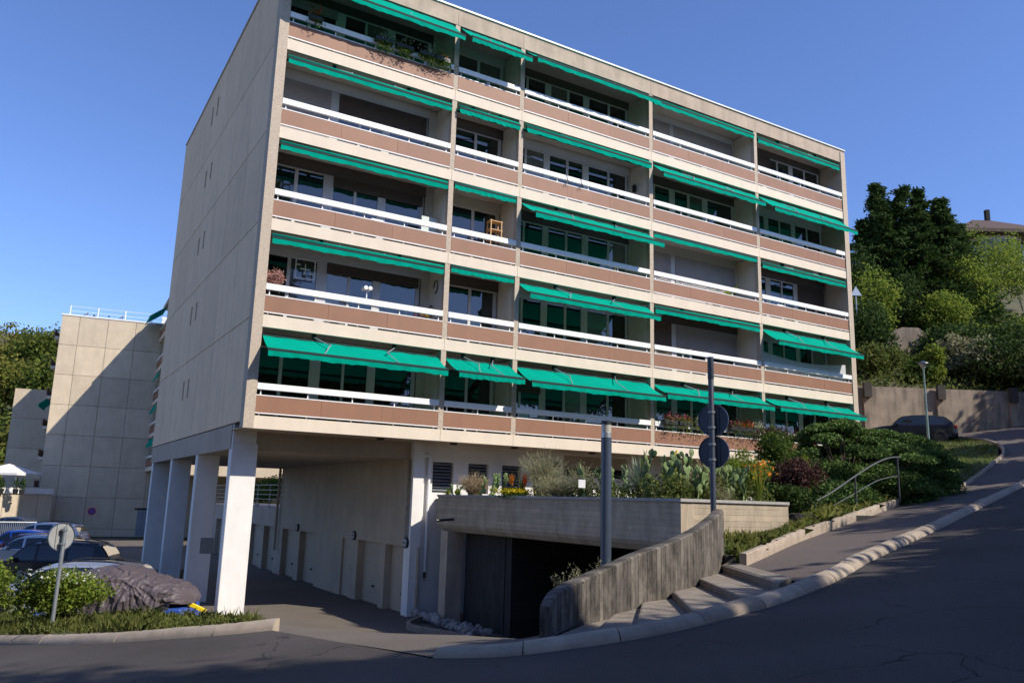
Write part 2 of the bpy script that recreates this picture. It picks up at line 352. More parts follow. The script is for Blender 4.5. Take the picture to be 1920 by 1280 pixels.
def tree(label, x, y, z0, h, R, m, n=9000, leaf=.35, trunk=.25, nclump=16, seed=1, group=None, cat='tree', name='tree', cz=.62, limbs=6, visible=True):
    t = empty(name, (x,y,z0)); tag(t, label, cat, group)
    c = (0, 0, h*cz); Rz = h*(1-cz)
    cl = crown_clumps(c, (R,R,Rz), nclump, .40, seed)
    P, d = blob_points(n, cl)
    leaf_mesh('crown', P, leaf, m, t, outward=d)
    b = MB(); g = random.Random(seed)
    b.tube([(0,0,-.3),(g.uniform(-.1,.1),0,h*.3),(g.uniform(-.2,.2),g.uniform(-.2,.2),h*.62),(0,0,h*.85)], [trunk,trunk*.8,trunk*.45,trunk*.12], 8)
    for q in cl[:limbs]:
        s = h*g.uniform(.28,.5); b.tube([(0,0,s),(q[0]*.5,q[1]*.5,(s+q[2])*.5+.1*h*.2),(q[0]*.95,q[1]*.95,q[2])], [trunk*.4,trunk*.25,trunk*.06], 6)
    b.build('trunk', M_bark, t)
    return t
def shrub(label, x, y, z0, R, H, m, n=2500, leaf=.12, nclump=9, seed=1, name='shrub', cat='shrub', up=.2, group=None, aspect=1.8, Ry=None, part='foliage', flat=1.0, stems=5):
    t = empty(name, (x,y,z0)); tag(t, label, cat, group)
    cl = crown_clumps((0,0,H*.5), (R, Ry or R, H*.5), nclump, .45, seed, flat)
    P, d = blob_points(n, cl, .4)
    P = P[P[:,2] > 0.0]; 
    d = d[:len(P)]
    leaf_mesh(part, P, leaf, m, t, up=up, aspect=aspect)
    b = MB(); g = random.Random(seed)
    for i in range(stems):
        a = g.uniform(0,2*PI); rr = g.uniform(.1,.6)
        b.tube([(0.03*math.cos(a),.03*math.sin(a),-.1),(R*rr*.5*math.cos(a),(Ry or R)*rr*.5*math.sin(a),H*.35),(R*rr*math.cos(a),(Ry or R)*rr*math.sin(a),H*.75)], [.02,.014,.005], 5)
    b.build('stem', M_bark, t)
    return t
def twiggy(label, x, y, z0, R, H, m, n=260, seg=5, seed=1, name='dry_shrub', cat='shrub', thick=.008, arch=.5, leafn=600, leaf=.05):
    """many thin arching twigs with small leaves along them"""
    t = empty(name, (x,y,z0)); tag(t, label, cat)
    g = np.random.default_rng(seed); b = MB(); Q = []
    for i in range(n):
        a = g.uniform(0,2*PI); rr = math.sqrt(g.random())*R; hh = H*(.45+.55*g.random())*(1-.3*(rr/R))
        p0 = np.array([g.normal()*R*.12, g.normal()*R*.12, 0]); p2 = np.array([rr*math.cos(a), rr*math.sin(a), hh])
        mid = (p0+p2)/2+np.array([0,0,arch*H*.25])-p2*np.array([.2,.2,0])
        pts = []
        for k in range(seg+1):
            s = k/seg; q = (1-s)**2*p0+2*s*(1-s)*mid+s*s*p2+g.normal(size=3)*.015*H; pts.append(q)
            if k > 1: Q.append(q)
        wv = thick*(.6+.8*g.random())
        for k in range(seg):
            A, B = pts[k], pts[k+1]; w1 = wv*(1-k/seg*.7); w2 = wv*(1-(k+1)/seg*.7)
            s_ = np.cross(B-A, g.normal(size=3)); s_ /= np.linalg.norm(s_)+1e-9
            b.add([A-s_*w1, A+s_*w1, B+s_*w2, B-s_*w2], [(0,1,2,3)])
    b.build('twig', m, t)
    Q = np.array(Q); k = g.choice(len(Q), leafn); P = Q[k]+g.normal(size=(leafn,3))*.03*H
    leaf_mesh('foliage', P, leaf, m, t)
    return t

# ------------------------------------------------------------------ terrain functions
def smooth(t): t = max(0, min(1, t)); return t*t*(3-2*t)
def Zr(x, y):
    z = -1.6+.145*x+.006*y
    # the hill steepens behind, flattens towards the far left car park
    if y > 26: z += .10*(y-26)*smooth((y-26)/6)
    return z
def dist_gap(x, y): return (x+.65)*.61+(y-9.2)*.79          # distance past the left kerb line
def Zd(x, y):
    t = smooth(dist_gap(x, y)/9.5)
    z = (1-t)*(Zr(x, y)) + t*-3.42
    # ramp to the underground garage
    a = (x+1.2)*.86+(y-13.0)*.5; l = -(x+1.2)*.5+(y-13)*.86
    if a > 0 and -7.5 < l < 7.0: z -= min(a, 9)*.22*smooth((l+7.5)/1.5)*smooth((7.0-l)/1.5)
    return z
def Zbase(x, y):
    """open terrain under and around everything"""
    p = Vector((x-OX, y-OY, 0)); X = p.dot(ex); Y = p.dot(ey)
    low = -3.6
    # upper ground right of / behind the building
    up = Zr(x, min(y, 60))-.25
    g = smooth((X-21)/5)                        # 0 under building -> 1 right of it
    # the slope in front of the building on the right
    h = smooth((x-2.0-(y-9)*.28)/3.0)
    z = low*(1-max(g, h*smooth((24-y)/10+1)))+up*max(g, h*smooth((24-y)/10+1))
    if dist_gap(x, y) < 2: z = min(z, Zr(x, y)-.3) if dist_gap(x,y) > 0 else Zr(x, y)-.3
    return z

def patch(name, poly, zf, step, m, kind='structure', parent=None, dz=0, label=None):
    poly = [Vector((p[0], p[1])) for p in poly]
    bv = []
    n = len(poly)
    for i in range(n):
        a, b = poly[i], poly[(i+1) % n]; k = max(1, int((b-a).length/step))
        for j in range(k): bv.append(a.lerp(b, j/k))
    nb = len(bv)
    xs = [p.x for p in bv]; ys = [p.y for p in bv]
    def inside(x, y):
        c = False; j = nb-1
        for i in range(nb):
            if (bv[i].y > y) != (bv[j].y > y) and x < (bv[j].x-bv[i].x)*(y-bv[i].y)/(bv[j].y-bv[i].y)+bv[i].x: c = not c
            j = i
        return c
    pts = list(bv)
    x = min(xs)+step*.37
    while x < max(xs):
        y = min(ys)+step*.41
        while y < max(ys):
            if inside(x, y): pts.append(Vector((x, y)))
            y += step
        x += step
    r = delaunay_2d_cdt(pts, [(i, (i+1) % nb) for i in range(nb)], [], 1, 1e-5)
    vs, fs = r[0], r[2]
    fs = [f for f in fs if inside(sum(vs[i].x for i in f)/3, sum(vs[i].y for i in f)/3)]
    b = MB(); b.add([(v.x, v.y, zf(v.x, v.y)+dz) for v in vs], [tuple(f) for f in fs])
    o = b.build(name, m, parent, smooth=True)
    me = o.data
    if me.polygons and sum(p.normal.z for p in me.polygons) < 0: me.flip_normals()
    if kind and not parent: o['kind'] = kind
    if label: o['label'] = label
    return o, inside

def catmull(P, k=6):
    P = [Vector(p) for p in P]; out = []
    for i in range(len(P)-1):
        p0 = P[max(i-1,0)]; p1 = P[i]; p2 = P[i+1]; p3 = P[min(i+2,len(P)-1)]
        for j in range(k):
            t = j/k
            out.append(.5*((2*p1)+(-p0+p2)*t+(2*p0-5*p1+4*p2-p3)*t*t+(-p0+3*p1-3*p2+p3)*t**3))
    out.append(P[-1]); return out
def resample(P, step):
    P = [Vector(p) for p in P]; out = [P[0]]; acc = 0
    for a, b in zip(P, P[1:]):
        L = (b-a).length; d = step-acc
        while d <= L: out.append(a.lerp(b, d/L)); d += step
        acc = (acc+L) % step
    if (out[-1]-P[-1]).length > .05: out.append(P[-1])
    return out

# ------------------------------------------------------------------ the kerb lines and street
KR = [(-.75,9.12),(.0,8.72),(.85,8.69),(1.5,8.8),(2.05,9.05),(2.7,9.45),(3.3,9.93),(4.29,10.95),(5.6,12.7),(7.93,15.5),(11.07,19.4),(15.73,25.2),(21.5,32.5),(30,43),(44,60)]
KL = [(-3.55,13.10),(-4.3,13.25),(-5.24,13.58),(-6.3,14.0),(-7.06,14.40),(-8.2,15.1),(-9.33,15.85),(-12,17.6),(-17,20.5),(-30,27)]
kr = catmull([(x,y,0) for x,y in KR], 8); kl = catmull([(x,y,0) for x,y in KL], 6)
# street sheet
poly = [(p.x,p.y) for p in kl[::-1]] + [(p.x,p.y) for p in kr] + [(60,60),(60,-25),(-30,-25)]
def Zroad(x, y):
    d = dist_gap(x, y)
    return Zr(x, y)
patch('road', poly, Zroad, 1.4, M_road)
# driveway and car park: from the street down to the building and under it
WB = [(.47,8.98),(.58,9.28),(.88,9.80),(1.34,10.44),(1.79,11.07),(2.28,11.56),(2.83,12.28),(3.25,13.0),(3.56,13.62)]      # foot line of the curved wall
wb = catmull([(x,y,0) for x,y in WB], 6)
drive = [(p.x,p.y) for p in kr[:9]]
drive = [KL[0], (-2.2,11.2), KR[0], (.0,8.80), (.42,8.98), (.85,9.55), (1.3,10.16), (1.75,10.78), (2.22,11.3), (2.76,12.0), (3.52,13.35), (6.5,17.5), (9,23), (6,34), (-4,60), (-60,60), (-60,30), (-24,26), (-11.5,21.9), (-8.6,21.7), (-7.0,20.3), (-5.2,17.6)]
patch('driveway', drive, Zd, .8, M_drive, dz=.012)
# large ground sheet to the horizon
gp = [(-500,-200),(500,-200),(500,600),(-500,600)]
bm_ = MB(); g_ = []
xs = [-500,-300,-200,-140,-100,-80]+list(np.arange(-64,64.1,2.0))+[80,100,140,200,300,500]
ys = [-300,-200,-120,-80,-50]+list(np.arange(-36,80.1,2.0))+[100,130,170,220,300,450,700]
def Zg(x, y):
    z = Zbase(x, y)
    if z > -3.3 and dist_gap(x,y) > 0 and x < 6 and y > 9: z = min(z, Zd(x, y)-.3)
    return z-.12
vv = [(x,y,(Zg(x,y) if abs(x) < 66 and -38 < y < 82 else max(-5, min(9, Zg(max(-64,min(64,x)), max(-36,min(80,y))))))) for y in ys for x in xs]
nx = len(xs)
bm_.add(vv, [(j*nx+i, j*nx+i+1, (j+1)*nx+i+1, (j+1)*nx+i) for j in range(len(ys)-1) for i in range(nx-1)])
# the part under street, drive and car park stays below them
o = bm_.build('ground', M_ground, smooth=True); o['kind'] = 'structure'
for v in o.data.vertices:
    x, y, z = v.co
    if dist_gap(x, y) > -1 and x < 8 and y < 60 and x > -60: v.co.z = min(z, Zd(x, y)-.35, Zr(x,y)-.35)

def kerb(name_path, path, w, h, zf, side, seg=1.0, m=M_kerb, rnd=.05, gap=.012, dz=0, flat=False):
    """kerb of separate stones along path; side = +1 when the stone lies left of the path direction"""
    root = empty('kerb', (path[0].x, path[0].y, zf(path[0].x, path[0].y))); root['kind'] = 'structure'
    off = root.location
    cum = [0]
    for a, b in zip(path, path[1:]): cum.append(cum[-1]+(b-a).length)
    def at(s):
        s = max(0, min(cum[-1]-1e-6, s))
        for i in range(len(cum)-1):
            if cum[i+1] >= s: break
        t = (s-cum[i])/(cum[i+1]-cum[i]); p = path[i].lerp(path[i+1], t); d = (path[i+1]-path[i]).normalized()
        i2 = min(i+1, len(path)-2); d2 = (path[i2+1]-path[i2]).normalized(); d = d.lerp(d2, t).normalized()
        return p, Vector((-d.y, d.x, 0))*side
    s = 0; k = 0
    while s < cum[-1]-.1:
        L = seg*random.uniform(.93, 1.07); e = min(s+L, cum[-1]); b = MB(); rings = []
        jx = random.uniform(-.008,.008); jz = random.uniform(-.006,.006)
        nn = 4 if s < 26 else 2
        for q in range(nn+1):
            t = s+gap/2+(e-s-gap)*q/nn; p, n = at(t); z = zf(p.x, p.y)+dz+jz; p = p+n*jx
            prof = [(0,-.12),(.006,h*.22),(.03,h*.52),(.062,h*.80),(.105,h*.97),(w-.02,h+.004),(w,h-.02),(w,-.12)]
            if flat: prof = [(0,-.12),(0,h*.5),(0,h-.015),(.012,h),(w*.5,h+.002),(w-.012,h),(w,h-.012),(w,-.12)]
            wob = [(.003*math.sin(t*3.1+i*1.7)+.0015*math.sin(t*7.7+i)) for i in range(8)]
            rings.append([(p.x+n.x*(a+wob[i]), p.y+n.y*(a+wob[i]), z+c+wob[i]*.6) for i, (a, c) in enumerate(prof)])
        b.loft(rings); ob = b.build('kerb_stone', m, root, off=off); smooth_by_angle(ob, 40)
        s = e; k += 1
    return root
kerb('k', kl, .24, .15, lambda x,y: Zr(x,y), -1, 1.05)
kerb('k', [p for p in kr], .21, .105, lambda x,y: Zr(x,y), 1, 1.0)
# pavement from the top step up the hill
inner = [(3.52,13.35),(3.75,13.05),(4.5,14.2),(5.59,15.85),(7.3,18.1),(9.09,20.45),(10.3,22.0),(10.92,22.88),(12.4,24.2),(16.1,28.5),(20.0,33.0),(22.4,37.0),(23.8,41.0),(23.9,44.5)]
kro = []
for i, p in enumerate(kr):
    d = (kr[min(i+1,len(kr)-1)]-kr[max(i-1,0)]).normalized(); kro.append(Vector((p.x-d.y*.205, p.y+d.x*.205, 0)))
kin = [(p.x,p.y) for p in kro if p.y > 10.6 and p.x > 3.0]
walk = [(3.39,13.09)]+inner[1:]+[(p[0],p[1]) for p in kin[::-1] if p[1] < 52]+[(3.33,10.33)]
walk = [(3.45,13.40)]+[(q.x,q.y) for q in catmull([(x,y,0) for x,y in inner[1:]],4)]+[(24,46),(33,46)]+[p for p in kin[::-1] if p[1] < 46]
patch('pavement', walk, lambda x,y: Zr(x,y), .9, M_walk, dz=.098)
# steps: risers listed from the top; W wall side, K kerb side
ST = [((3.45,13.40),(3.50,10.44),-.905),((2.83,12.28),(2.80,9.80),-1.02),((2.28,11.51),(2.10,9.36),-1.135),((1.79,11.07),(1.40,9.08),-1.24),((1.34,10.44),(.93,8.98),-1.315),((.88,9.79),(.50,8.92),-1.37)]
st = empty('steps', (2.2,10.5,-1.3)); st['kind'] = 'structure'
for i in range(len(ST)):
    W0, K0, z0 = ST[i]
    if i == 0: continue
    Wp, Kp, zp = ST[i-1]
    # tread i lies between edge i (front) and edge i-1 (back, under the riser above), deepened a little
    Wb = (Wp[0]+.05, Wp[1]+.08); Kb = (Kp[0]+.06, Kp[1]+.04)
    b = MB()
    rings = []
    W0v = Vector((*W0,0)); K0v = Vector((*K0,0)); fr = []
    n = Vector((-(W0v-K0v).y, (W0v-K0v).x, 0)).normalized()
    if n.dot(Vector((*Wb,0))-W0v) < 0: n = -n
    Wx = (Wb[0]-.0, Wb[1])
    def edge(pw, pk, z): return (*pw, z), (*pk, z)
    a0, a1 = W0v+n*.0, K0v+n*.0
    pr_ = [(a0, z0-.5),(a0, z0-.03),(a0+n*.012, z0-.008),(a0+n*.035, z0),(Vector((*Wb,0)), z0+.004),(Vector((*Wb,0)), z0-.5)]
    pk_ = [(a1, z0-.5),(a1, z0-.03),(a1+n*.012, z0-.008),(a1+n*.035, z0),(Vector((*Kb,0)), z0+.004),(Vector((*Kb,0)), z0-.5)]
    b.loft([[(p.x,p.y,z) for p,z in pr_],[(p.x,p.y,z) for p,z in pk_]])
    ob = b.build('step', M_step, st, off=st.location)
# front edge of the top landing: the first riser
b = MB(); W0, K0, z0 = ST[0]; a0 = Vector((*W0,0)); a1 = Vector((*K0,0)); n = Vector((.98,-.2,0)); k1 = Vector((.22,.42,0)); k2 = Vector((.26,.30,0)); a1 = Vector((3.42,10.50,0))
b.loft([[(q.x,q.y,z) for q,z in ((a0,z0-.5),(a0,z0+.0),(a0+n*.04,z0+.025),(a0+k1,z0+.05),(a0+k1,z0-.5))],[(q.x,q.y,z) for q,z in ((a1,z0-.5),(a1,z0+.0),(a1+n*.04,z0+.022),(a1+k2,z0+.045),(a1+k2,z0-.5))]])
b.build('step', M_step, st, off=st.location)
# low apron at the foot of the steps
patch('pavement_end', [(.88,9.75),(.50,8.95),(.2,8.93),(-.1,9.0),(-.55,9.25),(.2,9.1),(.45,9.2)], lambda x,y: Zr(x,y), .3, M_walk, dz=.09)

# curved board-marked wall beside the steps
def zt(s):   # top height along the normalised length
    return -1.02+(.99)*(s**1.0)-.04*math.sin(s*PI)
cw = resample(wb, .16); Lw = len(cw)-1
rings = []; uvs = []; acc = 0
for i, p in enumerate(cw):
    s = i/Lw; d = (cw[min(i+1,Lw)]-cw[max(i-1,0)]).normalized(); n = Vector((-d.y, d.x, 0))
    top = zt(s)-.06*smooth((.07-s)/.07)**2; w = .10+.06*smooth(s/.12)
    if i: acc += (p-cw[i-1]).length
    pr_ = [(0,-3.6),(0,-1.2),(0,top-.02),(.02,top),(w-.02,top+.005),(w,top-.01),(w,-1.2),(w,-3.6)]
    rings.append([(p.x+n.x*a, p.y+n.y*a, z) for a, z in pr_])
    uvs += [(acc+a*(1 if z > -3 else 1), z) for a, z in pr_]
b = MB(); b.loft(rings); cwo = b.build('curved_wall', M_board2, uvs=uvs); smooth_by_angle(cwo, 40)
tag(cwo, 'low curved concrete wall with vertical board marks rising beside the steps', 'wall')

# inner kerb along the bank (narrow concrete edging)
kerb('e', catmull([(x,y,0) for x,y in inner[1:8]], 4), .12, .25, lambda x,y: Zr(x,y)+.04, 1, 2.6, flat=True)
kerb('e', catmull([(x,y,0) for x,y in inner[8:]], 4), .10, .17, lambda x,y: Zr(x,y)+.04, 1, 2.2, flat=True)

# ------------------------------------------------------------------ the apartment building
XS = [0,5.479,8.0246,13.7539,19.4077,24.8419]
H = 2.75; Z1 = 2.0626; TF = .3422
def ZF(k): return Z1+(k-1)*H           # top of slab k
BO = (0,0,BASE)
bld = empty('apartment_building', (OX,OY,BASE), TH)
tag(bld, 'five storey beige concrete apartment block with green awnings, raised on columns', 'building')
def B(b, name, m, parent=None, smooth=False): return b.build(name, m, parent or bld, off=BO if (parent is None or parent is bld) else (0,0,0), smooth=smooth)
ROOF = Z1+4*H+2.952; D = 16.73; XR = XS[5]+.30; XL = -.284
# core body behind balconies
YB = 1.12
b = MB(); b.box(XL+.12, XR-.05, YB+.14, D-.1, Z1-TF+.16, ROOF-.12); B(b, 'core', M_inner)
b = MB(); b.box(XL+.02, XR-.02, -.0, D, ROOF-.12, ROOF-.02); B(b, 'roof', M_conc)
b = MB(); b.box(XL-.03, XR+.03, -.05, D+.03, ROOF-.02, ROOF+.03); B(b, 'roof_edge', mat('roof_edge_metal', (.75,.75,.76), .35, .03, 3))
# side wall panels (5 storeys x 7)
yj = [.36,2.7,5.1,7.5,9.9,12.3,14.6,D]
zj = [Z1-TF+.18, 4.75, 7.5, 10.25, 13.0, ROOF-.12]
wins = []
for k in range(5): wins += [(9.62, 10.12, zj[k]+.0)]
for j in range(5):
    for i in range(7):
        y0, y1, za, zb = yj[i]+.012, yj[i+1]-.012, zj[j]+.012, zj[j+1]-.012
        b = MB()
        if i in (3, 4):
            wy = (8.95, 9.22) if i == 3 else (9.98, 10.25)
            wz = (zj[j]+1.45 if j < 4 else zj[j]+1.3, zj[j]+2.15 if j < 4 else zj[j]+2.1)
            b.box(XL, XL+.12, y0, wy[0], za, zb); b.box(XL, XL+.12, wy[1], y1, za, zb) if wy[1] < y1 else None
            b.box(XL, XL+.12, wy[0], wy[1], za, wz[0]); b.box(XL, XL+.12, wy[0], wy[1], wz[1], zb)
            B(b, 'wall_panel', M_panel)
            f = MB(); f.box(XL+.07, XL+.10, wy[0], wy[1], wz[0], wz[1]); fo = B(f, 'slot_window', M_frame)
            g = MB(); g.box(XL+.06, XL+.068, wy[0]+.04, wy[1]-.04, wz[0]+.05-BASE, wz[1]-.05-BASE); g.build('pane', M_glass, fo)
        else:
            b.box(XL, XL+.12, y0, y1, za, zb); B(b, 'wall_panel', M_panel)
b = MB(); b.box(XL+.03, XL+.119, .35, D-.02, zj[0]+.01, ROOF-.13); B(b, 'joint_filler', mat('joint', (.22,.18,.14), .95, .1, 3))
# the roughcast end piers
b = MB(); b.box(XL, -.004, -.03, .36, Z1-TF-.0, ROOF-.12); B(b, 'end_pier', M_rough)
b = MB(); b.box(XS[5]+.004, XR, -.03, YB+.1, Z1-TF-.0, ROOF-.12); B(b, 'end_pier', M_rough)
b = MB(); b.box(XR-.1, XR, YB+.1, D, Z1-TF, ROOF-.12); B(b, 'right_side_wall', M_panel)
# dividers, visible as narrow posts
for i in range(5):
    X = XS[i]
    if i == 0:
        b = MB(); b.box(0.0, .05, .362, YB+.12, Z1, ROOF-.13); B(b, 'divider_wall', M_inner); continue
    for k in range(1, 6):
        za = ZF(k); zb = ZF(k+1)-TF if k < 5 else Z1+4*H+2.3445
        b = MB(); b.box(X-.085, X+.085, .012, .20, za, zb); B(b, 'post', M_rough)
        b = MB(); b.box(X-.083, X+.083, .20, YB+.12, za, zb-.0); B(b, 'divider_wall', M_inner)
# slabs, fascias
for k in range(1, 6):
    b = MB(); b.box(.0, XS[5], .10, YB+.14, ZF(k)-TF+.03, ZF(k)-.004); B(b, 'balcony_slab', M_ceil)
    for i in range(5):
        b = MB(); b.box((XS[i]+.006 if i else .0), XS[i+1]-.006 if i < 4 else XS[5], 0, .099, ZF(k)-TF, ZF(k)); B(b, 'fascia', M_fascia)
zr = Z1+4*H+2.3445
b = MB(); b.box(0, XS[5], .10, YB+.14, zr+.03, ROOF-.125); B(b, 'balcony_slab', M_ceil)
for i in range(5):
    b = MB(); b.box((XS[i]+.006 if i else .0), XS[i+1]-.006 if i < 4 else XS[5], 0, .099, zr, ROOF-.122); B(b, 'parapet', M_conc)

# railings
for k in range(1, 6):
    for i in range(5):
        xa, xb = (XS[i]+(.09 if i else .004)), XS[i+1]-(.09 if i < 4 else .004); z = ZF(k)
        r = empty('railing', (xa, 0, z-BASE)); r.parent = bld
        L = xb-xa
        nbp = 3 if L > 5 else (2 if L > 3 else 1)
        for q in range(nbp):
            b = MB(); b.box(L*q/nbp+.003, L*(q+1)/nbp-.003, .010+.002*((q+k)%2), .045, .085, .535); b.build('brown_panel', M_brown, r)
        b = MB(); b.box(0, L, .004, .055, .536, .562); b.build('panel_trim', M_white, r)
        b = MB(); b.box(0, L, .004, .055, .058, .084); b.build('panel_trim', M_white, r)
        b = MB(); b.cbox(0, L, -.012, .055, .70, .875, .008); hr = b.build('handrail', M_white, r)
        n = max(2, int(round(L/1.35)))
        p0 = None
        for q in range(n+1):
            x = .12+(L-.24)*q/n
            if p0 is None:
                b = MB(); b.box(-.015, .015, .056, .085, .0, .72); p0 = b.build('baluster', M_white, r); p0.location.x = x
            else:
                c = copy_obj(p0, r); c.location.x = x

# windows.  bay -> list of (x0, x1, kind)  g pane, w white post/panel ; shutters: per floor (x0,x1,drop)
LAY = {0: [(.10,.82,'g'),(.92,1.70,'g'),(1.70,2.02,'w'),(2.04,2.68,'g'),(2.76,3.47,'g'),(3.47,3.73,'w'),(3.75,4.92,'g')],
       1: [(5.70,6.82,'g'),(6.92,7.75,'g')],
       2: [(8.12,8.85,'g'),(8.93,9.66,'g'),(9.66,9.92,'w'),(9.94,10.64,'g'),(10.74,11.38,'g'),(11.38,11.66,'w'),(11.68,12.54,'g'),(12.64,13.40,'g')],
       3: [(13.86,14.80,'g'),(14.88,15.62,'g'),(15.62,15.90,'w'),(15.92,16.58,'g'),(16.70,17.40,'g'),(17.40,17.68,'w'),(17.70,19.05,'g')],
       4: [(19.52,20.25,'g'),(20.33,20.98,'g'),(20.98,21.26,'w'),(21.28,21.92,'g'),(22.00,22.70,'g'),(22.70,22.96,'w'),(22.98,23.7,'g'),(23.78,24.62,'g')]}
XEND = {0: 5.05, 1: 7.88, 2: 13.50, 3: 19.15, 4: 24.70}
# shutter drops per (floor, bay): list of (xa, xb, drop, grey?)
SH = {(4,0): [(.08,1.74,1.9,1),(2.0,5.0,.62,0)], (3,0): [(2.0,5.0,.32,0)], (2,0): [(2.0,5.0,.30,0)], (5,3): [(13.84,15.66,1.2,1),(15.88,19.1,1.0,1)],
      (3,3): [(13.84,15.64,1.95,1),(15.88,19.1,1.95,1)], (2,3): [(13.84,15.64,1.95,0),(15.88,19.1,.85,1)], (3,4): [(22.94,24.66,1.95,0)],
      (5,4): [(19.5,21.5,1.2,0)], (4,0.5): [], (1,2): [(8.1,9.7,.5,0)], (5,0): [(.08,1.74,.3,1)]}
WT = 2.03
def make_pane_frames(k, i):
    z = ZF(k)-BASE; y = YB
    w = empty('window_wall', (0, y, z)); w.parent = bld
    xe = XEND[i]; xs = XS[i]+(.086 if i else .05)
    b = MB()
    b.box(xs, xe, -.02, .03, WT, WT+.05)            # head
    b.box(xs, xe, -.02, .03, .0, .07)
    b.box(xe-.06, xe, -.02, .03, .07, WT)
    els = LAY[i]
    for a, c, t in els:
        if t == 'w': b.box(a, c, -.03, .03, .07, WT)
    for (a, c, t), (a2, c2, t2) in zip(els, els[1:]):
        if t == 'g' and t2 == 'g': b.box(c, a2, -.025, .03, .07, WT)
    if els[0][0] > xs: b.box(xs, els[0][0], -.02, .03, .07, WT)
    if els[-1][1] < xe-.06: b.box(els[-1][1], xe-.06, -.02, .03, .07, WT)
    b.build('frame', M_frame, w)
    for a, c, t in els:
        if t == 'g':
            g = MB(); g.box(a-.01, c+.01, .0, .008, .06, WT+.01); g.build('pane', M_glassc if (k*7+i*3+int(a*5)) % 6 == 0 else M_glass, w)
    # shutter box
    bx = MB(); bx.box(xs, xe+.05, -.05, .12, WT+.052, H-TF+.02); bx.build('shutter_box', M_shut if (k+i) % 2 else M_frame, w)
    for xa, xb, d, gy in SH.get((k, i), []):
        n = max(3, int(d/.055)); pts = []
        for q in range(n):
            zt_ = WT+.05-d*q/n; pts += [(-.045, zt_), (-.062, zt_-d/n*.5), (-.045, zt_-d/n*.92)]
        s = MB(); s.loft([[(xa, p[0], p[1]) for p in pts], [(xb, p[0], p[1]) for p in pts]], closed=False, caps=False)
        s.box(xa, xb, -.06, -.03, WT+.05-d-.03, WT+.05-d+.01)
        s.build('roller_shutter', M_shutg if gy else M_shut, w)
    # wall beside the window
    if XS[i+1]-.09 > xe+.05 and k <= 5:
        s = MB(); s.box(xe+.05, XS[i+1]-.084, -.01, .1, 0, H-TF+.02); s.build('wall_strip', M_inner, w)
    # net curtains hung outside of nothing: a pale blind seen in some panes
for k in range(1, 6):
    for i in range(5): make_pane_frames(k, i)

